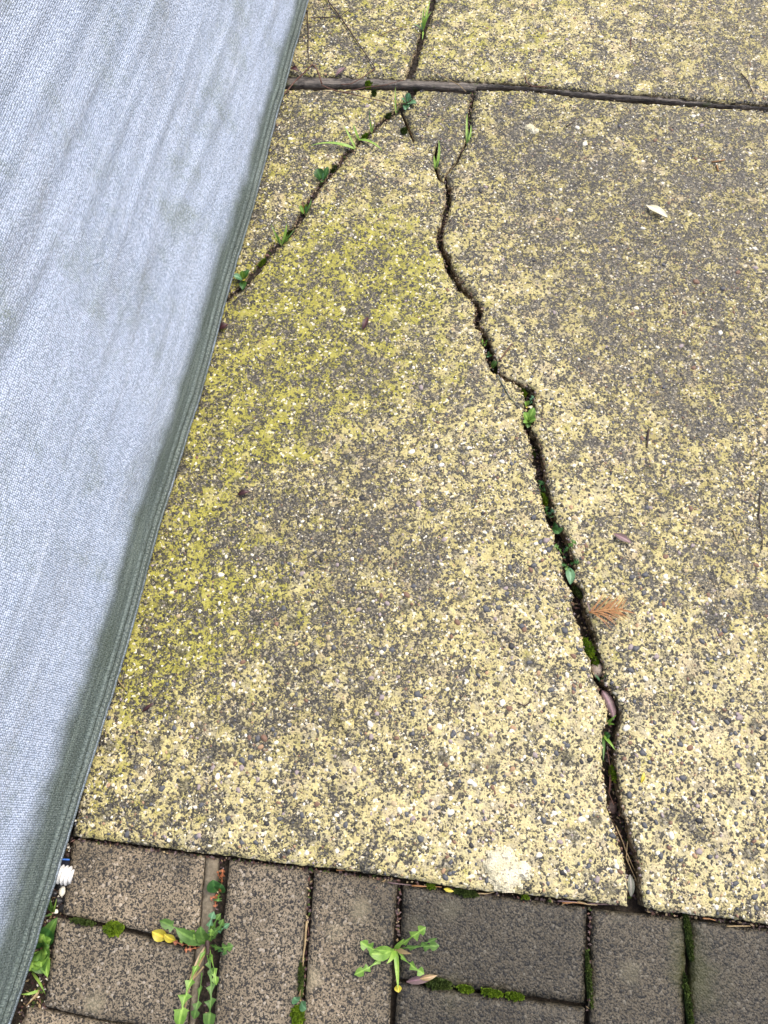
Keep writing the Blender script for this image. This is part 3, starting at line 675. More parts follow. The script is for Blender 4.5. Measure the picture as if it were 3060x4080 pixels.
new_obj('stitching', mesh_from('stitching', sv_, sf_, mat_plain('grey_green_thread', (.09, .115, .10), (.19, .23, .205), 300), False), cover)
# the rest of the cover: top and the other three sides
topf = [cloth_pt(LH * i / 40, HT) for i in range(41)]
depth = -outw * .75
def side_panel(name, rows):
    vs_, uv = [], []; n = len(rows[0])
    for j, row in enumerate(rows):
        for i, p in enumerate(row):
            vs_.append(p - base); uv.append((i * .05, j * .05))
    fs = [(j * n + i, j * n + i + 1, (j + 1) * n + i + 1, (j + 1) * n + i) for j in range(len(rows) - 1) for i in range(n - 1)]
    return finish_cloth(name, vs_, fs, uv, [.0] * len(vs_))
side_panel('top_panel', [[p + depth * (k / 12) * .72 + Vector((0, 0, .02 * math.sin(math.pi * k / 12) + .004 * noise.noise(p * 9 + Vector((k, 0, 0))))) for p in topf] for k in range(13)])
backt = [p + depth * .72 for p in topf]
side_panel('back_panel', [[p * (1 - k / 8) + Vector((p.x - .2, p.y, .005)) * (k / 8) for p in backt] for k in range(9)])
for e in (0, -1):
    tr = [topf[e] + depth * .72 * i / 10 for i in range(11)]
    b0 = hem_at(0 if e == 0 else LH); b1 = Vector((backt[e].x - .2, backt[e].y, .005))
    side_panel('end_panel', [[tr[i] * (1 - k / 8) + b0.lerp(b1, i / 10) * (k / 8) for i in range(11)] for k in range(9)])

G_GRASS = mat_leaf('fresh_grass_blade', (.18, .36, .045), (.36, .54, .11))
# ------------------------------------------------------------------ plants, leaves, twigs
def leaf_mesh(base, tip, width, style='oval', arch=.006, bend=0.0, fold_=.25, teeth=5, mat=G_MID, org=None, seed=0, stalk=.12):
    base, tip = Vector(base), Vector(tip); d = tip - base; L = max(d.length, 1e-5)
    sd_ = Vector((-d.y, d.x, 0)); sd_ = sd_.normalized() if sd_.length > 1e-6 else Vector((1, 0, 0))
    c = (base + tip) / 2 + sd_ * bend * L + Vector((0, 0, arch)); n = {'oval': 10, 'blade': 10, 'dandelion': teeth * 8}[style]
    r_ = random.Random(seed * 31 + 5); vs_, fs = [], []
    ph = r_.uniform(0, .5)
    for i in range(n + 1):
        t = i / n; p = base * (1 - t) ** 2 + c * 2 * t * (1 - t) + tip * t * t
        tg = (c - base) * 2 * (1 - t) + (tip - c) * 2 * t
        s_ = Vector((-tg.y, tg.x, 0)); s_ = s_.normalized() if s_.length > 1e-6 else sd_
        if style == 'oval':
            u = max(0, (t - stalk) / (1 - stalk)); wl_ = wr_ = width / 2 * (math.sin(math.pi * min(1, u) ** .85) ** .8 if u > 0 else 0) + width * .05 * (1 - t)
        elif style == 'blade':
            wl_ = wr_ = width / 2 * (1 - t ** 2.2) * (.55 + .45 * min(1, t * 5))
        else:
            env = width / 2 * (.20 + .80 * min(1, t / .7) ** 1.2) * (1 if t < .8 else math.sqrt(max(0, 1 - ((t - .8) / .2) ** 2)))
            def tooth(off):
                f = (t * teeth + off) % 1.0; return (.07 + .93 * (1 - f) ** 2.4) if t < .80 else .75 * (1 - .9 * max(0, (t - .9) / .1) ** 2)
            wl_, wr_ = env * tooth(ph), env * tooth(ph + .13)
            wl_ = max(wl_, width * .04); wr_ = max(wr_, width * .04)
        up = Vector((0, 0, 1)); wv = .1 * width * math.sin(t * 9 + seed)
        for q in (p - s_ * wl_ + up * (wl_ * fold_ + wv * .5), p - s_ * wl_ * .5 + up * wl_ * fold_ * .4, p, p + s_ * wr_ * .5 + up * wr_ * fold_ * .4, p + s_ * wr_ + up * (wr_ * fold_ - wv * .5)): vs_.append(q - (org or Vector()))
    for i in range(n):
        for k in range(4): a = i * 5 + k; fs.append((a, a + 1, a + 6, a + 5))
    me = mesh_from('leaf', vs_, fs, mat)
    at = me.color_attributes.new('rib', 'FLOAT_COLOR', 'POINT')
    at.data.foreach_set('color', [v for i in range(n + 1) for k in (1.0, .5, .0 if style != 'blade' else .4, .5, 1.0) for v in (k, i / n, 1, 1)])
    return me
def tube_mesh(pts, r0, r1, mat, org=Vector(), seg_=6, wob=.0):
    P_ = [Vector(p) for p in pts]; Q = []
    for i in range(len(P_) - 1):
        for k in range(4): Q.append(P_[i].lerp(P_[i + 1], k / 4))
    Q.append(P_[-1]); vs_, fs = [], []
    for i, p in enumerate(Q):
        t = i / (len(Q) - 1); tg = (Q[min(i + 1, len(Q) - 1)] - Q[max(i - 1, 0)]).normalized()
        a = tg.cross(Vector((0, 0, 1))); a = a.normalized() if a.length > 1e-4 else Vector((1, 0, 0)); b = a.cross(tg)
        r = (r0 + (r1 - r0) * t) * (1 + .25 * noise.noise(p * 300))
        pp = p + a * wob * noise.noise(p * 60) - org
        for k in range(seg_):
            an = 2 * math.pi * k / seg_; vs_.append(pp + a * math.cos(an) * r + b * math.sin(an) * r)
    for i in range(len(Q) - 1):
        for k in range(seg_): k2 = (k + 1) % seg_; fs.append((i * seg_ + k, i * seg_ + k2, (i + 1) * seg_ + k2, (i + 1) * seg_ + k))
    fs += [tuple(range(seg_))[::-1], tuple(len(vs_) - seg_ + k for k in range(seg_))]
    return mesh_from('tube', vs_, fs, mat)
def plant(name, label, cat, ctr, leaves, zb=-.020, zt=.004, group=None, part='leaf'):
    """leaves: (tip_x, tip_y, width_mm, style, mat, tip_z, arch, bend[, base px])"""
    b = P(ctr[0], ctr[1], zb); b = Vector((b.x, b.y, zb))
    t = thing(name, label, cat, b, group)
    for i, lf in enumerate(leaves):
        tx, ty, wmm, style, mat, tz, arch, bend = lf[:8]
        bp = lf[8] if len(lf) > 8 else ctr
        b0 = P(bp[0], bp[1], zt); b0 = Vector((b0.x, b0.y, zt - .006))
        tp = P(tx, ty, tz)
        new_obj(part if style != 'blade' else ('blade' if part == 'leaf' else part), leaf_mesh(b0, tp, wmm * MM * (.85 if style == 'dandelion' else .92), style, arch, bend, mat=mat, org=b, seed=i + int(tx) % 97, teeth=max(3, min(7, int((tp - b0).length / .0125)))), t)
    top = P(ctr[0], ctr[1], zt) - Vector((0, 0, .003))
    new_obj('root_crown', tube_mesh([b, (b + top) / 2, top], .0012, .0009, M_TWIGR if style != 'blade' else G_STRAW, b), t)
    return t
D, O, BL = 'dandelion', 'oval', 'blade'

plant('dandelion', 'dandelion rosette spreading over the paver joint, largest in the middle', 'weed', (1576, 3786),
    [(1696, 3694, 17, D, G_BRIGHT, .012, .012, .05), (1750, 3768, 15, D, G_MID, .008, .010, .06), (1742, 3738, 7, D, G_MID, .010, .008, -.05), (1690, 3880, 15, D, G_BRIGHT, .006, .012, -.05), (1586, 3948, 6, BL, G_GRASS, -.004, .006, .02), (1588, 3955, 8, O, G_YEL, -.004, .002, 0, (1584, 3925)),
     (1436, 3752, 17, D, G_BRIGHT, .012, .014, .14), (1412, 3884, 14, D, G_BRIGHT, .006, .012, .02), (1470, 3800, 15, O, G_BRIGHT, .006, .010, .05), (1610, 3740, 6, BL, G_GRASS, .010, .008, .05), (1640, 3800, 6, BL, G_STRAW, .003, .004, 0), (1540, 3840, 6, BL, G_GRASS, .003, .005, .1)], zt=-.004)
rusty = plant('dandelion', 'dandelion with yellow and rusty leaves in the wide paver joint', 'weed', (826, 3765),
    [(636, 3668, 16, D, G_MID, .012, .014, -.06), (700, 3700, 14, O, G_MID, .010, .012, .02), (715, 3735, 13, D, G_BRIGHT, .006, .010, .05), (604, 3712, 13, O, G_YEL, -.002, .006, .0, (670, 3742)), (655, 3722, 9, O, G_YEL, -.001, .005, .1, (700, 3750)), (690, 3752, 8, D, G_RUST, -.004, .004, 0, (775, 3775)), (735, 3785, 10, D, G_RUST, -.004, .003, 0, (790, 3778)),
     (852, 3632, 14, D, G_BLUE, .006, .012, .05), (890, 3662, 12, D, G_MID, .006, .010, -.1), (868, 3700, 12, D, G_MID, .004, .010, .1), (800, 3690, 14, O, G_MID, .012, .010, .1), (930, 3768, 14, D, G_MID, .006, .012, -.1), (905, 3800, 10, D, G_DARK, .002, .008, .1),
     (712, 4098, 21, D, G_BRIGHT, .008, .014, -.10), (828, 4104, 21, D, G_MID, .008, .014, .12), (772, 4060, 15, D, G_MID, .002, .010, .1, (800, 3880)), (850, 3880, 13, D, G_MID, .002, .008, -.15), (880, 3640, 11, D, G_MID, .004, .008, .12), (842, 3700, 10, D, G_BRIGHT, .005, .008, -.1), (760, 3705, 12, D, G_BRIGHT, .006, .010, .1), (785, 3730, 10, O, G_MID, .004, .008, -.1), (915, 3680, 9, D, G_BLUE, .006, .008, .1), (862, 3925, 12, D, G_BRIGHT, .002, .008, .08), (740, 3990, 7, BL, G_STRAW, .000, .006, -.1)], zt=-.006)
plant('seedling_weed', 'small dark green weed with rusty leaves near slab edge joint', 'weed', (868, 3560),
    [(848, 3505, 17, O, G_DARK, -.002, .006, .1), (880, 3520, 14, O, G_DARK, -.004, .006, -.1), (868, 3592, 14, D, G_MID, -.004, .004, .1), (888, 3462, 10, D, G_RUST, -.003, .004, 0, (880, 3530)), (868, 3470, 5, D, G_RUST, -.003, .004, .1, (880, 3510)), (838, 3582, 9, D, G_RUST, -.005, .003, .1), (858, 3615, 8, D, G_RUST, -.005, .003, -.1), (880, 3545, 9, D, G_RUST, -.005, .003, .1)], zt=-.008)
plant('seedling_weed', 'two-leaved seedling above a moss cushion at lower edge', 'weed', (1196, 3990),
    [(1172, 3972, 11, O, G_BLUE, .004, .006, .1), (1222, 4020, 10, O, G_BLUE, .002, .005, -.1), (1200, 3940, 3, BL, G_STRAW, .0, .003, .1)], zt=-.006)
plant('rosette_weed', 'bluish green rosette where the left crack meets the timber', 'weed', (1622, 402),
    [(1600, 392, 9, O, G_BLUE, .008, .004, .1), (1630, 370, 10, O, G_BLUE, .010, .004, 0), (1660, 412, 11, O, G_BLUE, .006, .005, 0), (1615, 440, 11, O, G_BLUE, .004, .005, 0), (1640, 395, 8, O, G_BLUE, .010, .004, .1), (1605, 410, 7, O, G_MID, .010, .003, 0), (1628, 415, 7, O, G_BLUE, .011, .003, 0)], zt=.002)
plant('grass_tuft', 'grass tuft in the crack of the far slab', 'grass', (1686, 112),
    [(1690, 28, 3.4, BL, G_GRASS, .022, .01, .06), (1724, 44, 3.2, BL, G_GRASS, .018, .01, .1), (1644, 98, 3.6, BL, G_BLUE, .010, .008, .05), (1700, 20, 2.4, BL, G_GRASS, .02, .008, -.05), (1682, 160, 3, BL, G_GRASS, .0, .004, .05), (1715, -10, 2.6, BL, G_GRASS, .016, .01, -.04), (1692, 70, 4, BL, G_GRASS, .014, .008, .1), (1676, 90, 4, BL, G_BLUE, .008, .006, 0)], zt=.002)
plant('grass_tuft', 'spreading grass tuft with long flat blades on upper left crack', 'grass', (1418, 583),
    [(1238, 580, 6.0, BL, G_GRASS, .004, .012, -.08), (1368, 497, 4.0, BL, G_GRASS, .012, .008, .05), (1408, 495, 4.2, BL, G_GRASS, .012, .006, .1, (1430, 545)), (1524, 600, 5.4, BL, G_GRASS, .004, .010, .06, (1430, 545))], zt=.003)
plant('grass_blade_pair', 'thin upright grass blades just above the spreading tuft', 'grass', (1480, 522),
    [(1471, 428, 2.2, BL, G_MID, .02, .004, .04), (1490, 490, 2.6, BL, G_GRASS, .01, .004, -.05), (1476, 480, 2.8, BL, G_GRASS, .012, .004, .02)], zt=.002)
plant('grass_blade_pair', 'thin grass blade left of the bluish rosette', 'grass', (1578, 446),
    [(1576, 342, 2.4, BL, G_GRASS, .02, .004, .03), (1592, 430, 2.4, BL, G_MID, .006, .003, 0)], zt=.002)
plant('broad_leaf_weed', 'round dark green leaf weed midway down left crack', 'weed', (1284, 712),
    [(1262, 672, 17, O, G_DARK, .010, .006, .1), (1306, 664, 10, O, G_DARK, .008, .005, -.1), (1290, 690, 6, O, G_BLUE, .01, .004, 0), (1282, 726, 7, O, G_MID, .004, .004, 0)], zt=.001)
plant('seedling_weed', 'sprout with thin red stem in left crack', 'weed', (1212, 845),
    [(1196, 818, 7, O, G_BRIGHT, .008, .004, .1), (1240, 792, 4, BL, G_MID, .006, .010, -.3), (1204, 796, 1.6, BL, G_RUST, .008, .004, .0), (1224, 850, 2, BL, G_MID, .004, .004, .1), (1222, 820, 4, O, G_DARK, .002, .003, 0)], zt=.0)
plant('grass_tuft', 'short upright grass tuft on left crack nearer the cloth', 'grass', (1118, 968),
    [(1078, 888, 2.6, BL, G_GRASS, .022, .004, .05), (1142, 890, 4.6, BL, G_GRASS, .016, .010, -.2), (1148, 935, 3.4, BL, G_GRASS, .010, .006, .1, (1142, 955)), (1180, 905, 2.6, BL, G_MID, .008, .01, -.2), (1100, 925, 3, BL, G_MID, .012, .004, .05), (1135, 915, 3.4, BL, G_GRASS, .014, .006, .0, (1138, 955)), (1110, 940, 2.6, BL, G_GRASS, .010, .004, 0), (1072, 930, 1.5, BL, G_MID, .01, .004, 0)], zt=.001)
plant('seedling_weed', 'pale hearted seedling with crossed leaves at hem of cloth', 'weed', (968, 1106),
    [(930, 1098, 11, O, G_BLUE, .008, .005, .05), (968, 1156, 11, O, G_DARK, .002, .005, 0), (994, 1076, 9, O, G_DARK, .006, .005, .1), (964, 1078, 8, O, G_BRIGHT, .012, .004, 0), (972, 1118, 7, O, G_YEL, .010, .003, 0), (978, 1092, 7, O, G_BRIGHT, .012, .003, 0)], zt=.003)
plant('grass_tuft', 'two long grass blades in the thin right branch crack', 'grass', (1864, 566),
    [(1862, 448, 4.4, BL, G_GRASS, .012, .006, .05), (1876, 495, 4.2, BL, G_GRASS, .006, .004, -.12), (1866, 520, 3, BL, G_MID, .006, .004, 0)], zt=.001)
plant('grass_tuft', 'single curled grass blade at top of the main crack', 'grass', (1738, 662),
    [(1747, 556, 4.8, BL, G_GRASS, .014, .006, -.12), (1730, 618, 4.6, BL, G_GRASS, .008, .004, .1), (1744, 640, 3, BL, G_MID, .004, .003, 0)], zt=.001)
plant('seedling_weed', 'tiny four-leaved seedling high in the main crack', 'weed', (1930, 1362),
    [(1920, 1352, 6, O, G_BRIGHT, .002, .003, .1), (1942, 1358, 7, O, G_BRIGHT, .002, .003, 0), (1932, 1378, 5, O, G_BRIGHT, .0, .003, 0), (1922, 1368, 5, O, G_BRIGHT, .0, .003, 0), (1938, 1370, 4, O, G_MID, .0, .003, 0)], zt=-.004)
plant('seedling_weed', 'tiny bluish seedling below the four-leaved one in main crack', 'weed', (1940, 1412),
    [(1930, 1408, 5, O, G_BLUE, -.003, .003, .1), (1950, 1404, 6, O, G_BLUE, -.003, .003, 0), (1944, 1424, 6, O, G_BLUE, -.004, .003, 0), (1960, 1418, 5, O, G_DARK, -.004, .003, 0)], zt=-.008)
plant('seedling_weed', 'single pointed leaf by the reddish stick in main crack', 'weed', (1958, 1462),
    [(1982, 1440, 9, O, G_MID, -.002, .004, .1), (1968, 1466, 5, BL, G_MID, -.004, .002, .0)], zt=-.008)
plant('rosette_weed', 'feathery pale green weed above the bright rosette in the crack', 'weed', (2104, 1612),
    [(2126, 1578, 9, D, G_BLUE, .0, .004, .1), (2090, 1600, 7, O, G_BRIGHT, .0, .003, .1), (2120, 1600, 8, D, G_BLUE, -.001, .003, 0), (2096, 1626, 6, O, G_YEL, -.003, .002, 0), (2116, 1628, 7, O, G_PALE, -.002, .004, .1), (2104, 1596, 5, O, G_BRIGHT, .0, .003, 0)], zt=-.006)
plant('rosette_weed', 'bright green rosette with oval leaves in the main crack', 'weed', (2108, 1672),
    [(2086, 1642, 10, O, G_BRIGHT, .006, .004, .0), (2128, 1624, 11, O, G_BRIGHT, .006, .005, .0), (2136, 1670, 8, O, G_BRIGHT, .004, .003, 0), (2084, 1684, 7, O, G_BRIGHT, .003, .003, 0), (2102, 1706, 8, O, G_MID, -.002, .003, 0), (2112, 1660, 5, O, G_BRIGHT, .008, .002, 0), (2120, 1684, 6, O, G_MID, .004, .002, 0)], zt=.0)
plant('broad_leaf_weed', 'crinkled green leaf pair deep in middle of main crack', 'weed', (2150, 1958),
    [(2160, 1916, 15, D, G_DARK, -.003, .004, .1), (2172, 1948, 13, D, G_DARK, -.004, .004, 0), (2152, 1964, 10, D, G_MID, -.006, .003, .1)], zt=-.010)
plant('broad_leaf_weed', 'ferny dark green clump below the crinkled leaf pair', 'weed', (2186, 2052),
    [(2176, 2018, 12, D, G_DARK, -.003, .004, .1), (2206, 2030, 12, D, G_BLUE, -.003, .004, 0), (2200, 2062, 11, D, G_DARK, -.004, .004, 0), (2178, 2046, 9, D, G_MID, -.004, .003, 0), (2190, 2040, 7, D, G_BLUE, -.002, .003, 0)], zt=-.010)
plant('broad_leaf_weed', 'flat dark green leaf lying across the main crack', 'weed', (2200, 2098),
    [(2226, 2128, 19, O, G_DARK, -.001, .005, .1), (2222, 2092, 14, O, G_DARK, -.002, .004, -.1)], zt=-.006)
plant('dandelion', 'young dandelion with two spread leaves bridging the main crack', 'weed', (2246, 2206),
    [(2208, 2172, 11, D, G_MID, .006, .006, -.05), (2292, 2154, 14, D, G_MID, .008, .008, .05), (2262, 2180, 8, D, G_DARK, .002, .005, .1), (2250, 2225, 6, D, G_DARK, -.004, .003, 0)], zt=-.002)
plant('dandelion', 'young dandelion with one hanging round leaf in main crack', 'weed', (2266, 2248),
    [(2306, 2238, 14, D, G_DARK, .005, .006, .05), (2238, 2252, 10, D, G_DARK, .003, .005, 0), (2272, 2330, 12, O, G_BLUE, -.001, .008, .05), (2254, 2272, 8, D, G_MID, .0, .004, 0), (2282, 2290, 6, D, G_DARK, -.002, .006, -.1)], zt=-.002)
plant('grass_tuft', 'pair of pale grass blades beside the stone in the crack', 'grass', (2398, 2714),
    [(2368, 2686, 3.4, BL, G_BLUE, .0, .004, .0), (2418, 2688, 3.4, BL, G_MID, .002, .004, .05)], zt=-.008)
plant('grass_tuft', 'small grass shoots below the purple bark in the crack', 'grass', (2424, 2880),
    [(2456, 2848, 3.4, BL, G_GRASS, .002, .004, .0), (2448, 2886, 3.2, BL, G_GRASS, -.002, .003, 0), (2418, 2864, 2.6, BL, G_MID, .0, .003, 0), (2432, 2892, 2.6, BL, G_MID, -.003, .003, 0)], zt=-.006)
plant('grass_tuft', 'crossed grass blades in lower main crack', 'grass', (2408, 2928),
    [(2452, 2990, 4.4, BL, G_GRASS, -.003, .006, .0), (2402, 3036, 4.0, BL, G_MID, -.003, .005, .02), (2418, 2945, 3, BL, G_GRASS, -.002, .003, 0), (2432, 2932, 8, O, G_DARK, -.006, .002, 0), (2424, 2920, 6, O, G_DARK, -.006, .002, 0)], zt=-.006)

# weeds in the soil strip below the cloth
plant('broad_leaf_weed', 'crinkled light green weed growing in soil under the hem', 'weed', (160, 3780),
    [(176, 3722, 22, O, G_BRIGHT, .0, .010, .1), (198, 3770, 20, O, G_MID, .0, .010, -.1), (150, 3830, 22, O, G_MID, -.002, .010, .1), (118, 3870, 22, O, G_BRIGHT, -.004, .010, .1), (176, 3878, 19, O, G_MID, -.004, .010, -.1), (215, 3680, 20, O, G_DARK, -.004, .008, .0), (196, 3820, 14, O, G_MID, -.002, .008, .1), (140, 3760, 16, O, G_DARK, -.004, .008, 0), (205, 3742, 15, O, G_BRIGHT, .001, .008, .1), (188, 3800, 17, O, G_BRIGHT, .002, .008, -.1), (165, 3855, 16, O, G_BRIGHT, .0, .008, .1), (190, 3895, 12, O, G_BRIGHT, -.002, .006, .1), (228, 3655, 14, O, G_MID, -.002, .008, 0)], zb=-.024, zt=-.012)
plant('grass_tuft', 'trailing grass stems on soil at lower left', 'grass', (150, 3950),
    [(182, 3965, 3.6, BL, G_GRASS, -.010, .008, .2, (118, 3880)), (82, 3960, 3.4, BL, G_GRASS, -.012, .006, .1), (178, 3945, 3, BL, G_MID, -.010, .006, -.2), (100, 4010, 2.5, BL, G_STRAW, -.014, .004, .1)], zb=-.024, zt=-.014)
plant('grass_tuft', 'thin grass sprouting beside the white hose on soil', 'grass', (205, 3640),
    [(190, 3590, 2.6, BL, G_MID, -.004, .006, .1), (226, 3580, 2.6, BL, G_GRASS, -.004, .006, -.1), (175, 3650, 2.4, BL, G_MID, -.008, .006, .1), (198, 3550, 3.6, BL, G_MID, -.006, .006, 0), (214, 3608, 3, BL, G_MID, -.006, .006, .1)], zb=-.024, zt=-.012)

# moss cushions
ORD = ['first', 'second', 'third', 'fourth', 'fifth', 'sixth', 'seventh', 'eighth', 'ninth', 'tenth', 'eleventh']
def moss(label, x, y, rx_, ry_, z, mat, n=150, ang=0.0, h=.006):
    c = P(x, y, z); b = Vector((c.x, c.y, z)); r_ = random.Random(int(x + y)); vs_, fs = [], []
    ca, sa = math.cos(ang), math.sin(ang)
    K = 14
    vs_.append((0, 0, h * .55))
    for ring, (f, zz) in enumerate(((.5, .45), (.85, .2), (1.0, -.9))):
        for i in range(K):
            a = 2 * math.pi * i / K; q = f * (1 + .25 * noise.noise(Vector((math.cos(a) * 2, math.sin(a) * 2, x))))
            px, py = math.cos(a) * rx_ * q, math.sin(a) * ry_ * q
            vs_.append((px * ca - py * sa, px * sa + py * ca, h * zz))
    for i in range(K):
        j = (i + 1) % K; fs.append((0, 1 + i, 1 + j))
        for k in (0, 1): bb = 1 + k * K; fs.append((bb + i, bb + K + i, bb + K + j, bb + j))
    for _ in range(n):
        a = r_.uniform(0, 6.28); q = math.sqrt(r_.random()) * r_.uniform(.85, 1.08)
        px, py = math.cos(a) * rx_ * q, math.sin(a) * ry_ * q; px, py = px * ca - py * sa, px * sa + py * ca
        hz = h * (.6 - .45 * q * q); up = Vector((r_.uniform(-.8, .8), r_.uniform(-.8, .8), 1)).normalized()
        L = r_.uniform(.0022, .0048); p = Vector((px, py, hz - .0006)); e = up.orthogonal().normalized(); e.rotate(__import__('mathutils').Quaternion(up, r_.uniform(0, 6.28)))
        f_ = e.cross(up)
        for dd in (e, f_):
            bi = len(vs_); vs_ += [p - dd * .0007, p + dd * .0007, p + up * L * .6 + dd * .0009, p + up * L, p + up * L * .6 - dd * .0009]
            fs.append((bi, bi + 1, bi + 2, bi + 3, bi + 4))
    return new_obj('moss_cushion', mesh_from('moss', vs_, fs, mat, False), None, label, 'moss', None, None, b)
moss('round bright moss cushion in joint between the two left pavers', 452, 3699, .0105, .0075, -.009, G_MOSS, 260, -.1)
moss('bright moss cushion at the lower edge under the seedling', 1186, 4052, .0075, .012, -.010, G_MOSS, 240, 0)
moss('leafy moss clump filling the main crack below the fir sprig', 2340, 2580, .0065, .013, -.008, G_MOSS, 240, .35)
moss('small moss sprig just above the stone in the crack', 2372, 2636, .004, .005, -.012, G_MOSS, 60)
moss('brown-green moss beside the brown dead leaf under the dandelion', 1750, 3918, .015, .0055, -.0085, G_MOSSD, 260, -.15)
moss('bright moss lump in long paver joint, left of three', 1854, 3938, .009, .0036, -.009, G_MOSS, 150, -.15)
moss('bright moss ridge in long paver joint, longest of three', 1960, 3955, .012, .0036, -.009, G_MOSS, 190, -.15)
moss('bright moss lump in long paver joint, right of three', 2050, 3968, .010, .0036, -.009, G_MOSS, 150, -.13)
moss('green moss on the slab edge beside needles', 1856, 3556, .014, .0036, -.008, G_MOSSD, 220, -.13)
moss('small moss bit at slab edge left of the larger moss', 1716, 3530, .005, .003, -.008, G_MOSS, 60, -.13)
moss('tiny moss bit at slab edge near the cement splash', 2092, 3572, .004, .0025, -.008, G_MOSS, 50, -.1)
moss('dark moss running down the rightmost paver joint', 2742, 3730, .0032, .024, -.010, G_MOSSD, 200, .02)
moss('dark moss low in the rightmost paver joint', 2742, 4000, .0030, .030, -.010, G_MOSSD, 200, .02)
moss('moss low in joint beside the wide moss-edged paver', 2346, 3900, .0028, .030, -.011, G_MOSSD, 180, .0)
moss('moss fleck on the timber strip', 1467, 336, .006, .0045, -.004, G_MOSS, 70)
moss('dark moss tuft on slab just below timber', 1490, 372, .0045, .004, .001, G_MOSSD, 50)
moss('dark round moss spot near the short stub crack', 1610, 524, .0055, .0055, .001, G_MOSSD, 70)
moss('moss in joint left of the bright cushion', 330, 3672, .014, .0025, -.0095, G_MOSSD, 120, -.2)
moss('moss lining lower joint left of the dandelion paver', 1200, 3900, .0026, .018, -.011, G_MOSSD, 120, .05)

for i, (x, y, a_, r_) in enumerate([(1548, 462, .6, .006), (1452, 545, .7, .007), (1330, 676, .9, .008), (1212, 835, 1.1, .008), (1150, 932, .8, .007), (1046, 1046, .9, .008)]):
    moss(ORD[i] + ' thin green moss patch down the left crack, counted from the timber', x, y, r_, .0020, -.0042, G_MOSS if i % 2 else G_MOSSD, 70, a_, .0035)['group'] = 'thin moss patches in the left crack'
for i, (x, y, a_) in enumerate([(1990, 1478, -.6), (2080, 1560, -.9), (2118, 1800, -1.2), (2168, 1990, -1.2), (2300, 2360, -1.0), (2440, 3080, -1.5)]):
    moss(ORD[i] + ' ragged moss fringe inside the main crack, counted from the top', x, y, .009, .0030, -.013, (G_MOSSD, G_MOSS)[i % 2], 110, a_, .006)['group'] = 'moss fringes inside the main crack'

# fallen leaves, bark, stones
def lone_leaf(name, label, a, b, wmm, mat, z=.0025, arch=.004, style='oval', cat='leaf', bend=0.0, group=None):
    b0, t0 = P(a[0], a[1], z), P(b[0], b[1], z + .002)
    return new_obj(name, leaf_mesh(b0, t0, wmm * MM, style, arch, bend, mat=mat, org=b0, seed=int(a[0]) % 50, stalk=.04), None, label, cat, group, None, b0)
lone_leaf('fallen_leaf', 'pale cream leaf lying on the grimy right slab', (2578, 820), (2662, 866), 12, G_PALE, .004)
lone_leaf('fallen_leaf', 'purplish lens-shaped dead leaf on right slab above the sprig', (2444, 2126), (2516, 2164), 8.5, G_PURP, .004)
lone_leaf('fallen_leaf', 'grey-green willow-shaped leaf at bottom of the main crack', (2510, 3484), (2514, 3574), 7.5, G_GREY, -.014)
lone_leaf('fallen_leaf', 'dark red dead leaf against the hem of the cloth', (868, 1312), (910, 1292), 10, G_DKRED, .003)
lone_leaf('fallen_leaf', 'dark curled dead leaf in the mossy middle of the slab', (1446, 1316), (1466, 1262), 8, G_DKRED, .003, .006)
lone_leaf('fallen_leaf', 'dark shrivelled leaf bit left of slab centre', (946, 1972), (996, 1958), 7, G_DKRED, .003, .006)
lone_leaf('fallen_leaf', 'brown dead leaf under the dandelion on the paver', (1620, 3912), (1734, 3888), 8, G_PURP, -.006, .003)
lone_leaf('fallen_leaf', 'small tan leaf scrap beside the brown dead leaf', (1672, 3900), (1742, 3886), 5, G_STRAW, -.003, .003)
lone_leaf('fallen_leaf', 'yellow-green leaf scrap at slab edge by the moss', (1768, 3541), (1808, 3552), 4, G_YEL, -.006, .001)
lone_leaf('fallen_leaf', 'dark red leaf scrap by the timber near the cloth', (1158, 272), (1190, 286), 9, G_DKRED, .004, .006)
lone_leaf('fallen_leaf', 'dark curled leaf scrap on far slab above timber', (1338, 302), (1376, 268), 7, G_PURP, .004)
lone_leaf('fallen_leaf', 'thin black leaf in the lower left of the slab', (566, 2838), (614, 2800), 4, G_DKRED, .003)
lone_leaf('fallen_leaf', 'yellow scrap of leaf on right slab below the crack bend', (2554, 3120), (2566, 3076), 4, G_YEL, .003)
def bark(label, a, b, wmm, mat, z, name='bark_strip', cat='bark', th=.002):
    b0, t0 = P(a[0], a[1], z), P(b[0], b[1], z)
    o = new_obj(name, leaf_mesh(b0, t0, wmm * MM, 'oval', .004, .12, fold_=-.25, mat=mat, org=b0, seed=3, stalk=0), None, label, cat, None, None, b0)
    m = o.modifiers.new('thickness', 'SOLIDIFY'); m.thickness = th; m.offset = 0; return o
bark('purple-grey strip of bark wedged in the main crack', (2398, 2752), (2446, 2868), 12, G_PURP, -.010)
def stone(label, x, y, r, z, mat, sq=(1, .8, .6), name='stone', cat='stone', group=None):
    bm = bmesh.new(); bmesh.ops.create_icosphere(bm, subdivisions=3, radius=1)
    for v in bm.verts:
        n = 1 + .22 * noise.noise(v.co * 1.6 + Vector((x, y, 0))) + .07 * noise.noise(v.co * 5); v.co = Vector((v.co.x * sq[0], v.co.y * sq[1], v.co.z * sq[2])) * n * r
    me = bpy.data.meshes.new(name); bm.to_mesh(me); bm.free(); me.materials.append(mat)
    me.polygons.foreach_set('use_smooth', [True] * len(me.polygons))
    p = P(x, y, z); return new_obj(name, me, None, label, cat, group, None, p)
stone('pinkish grey stone lodged in the main crack', 2380, 2670, .0085, -.014, mat_plain('pinkish_stone', (.24, .19, .15), (.42, .35, .29), 150, .7, .001), (.9, 1.15, .7))
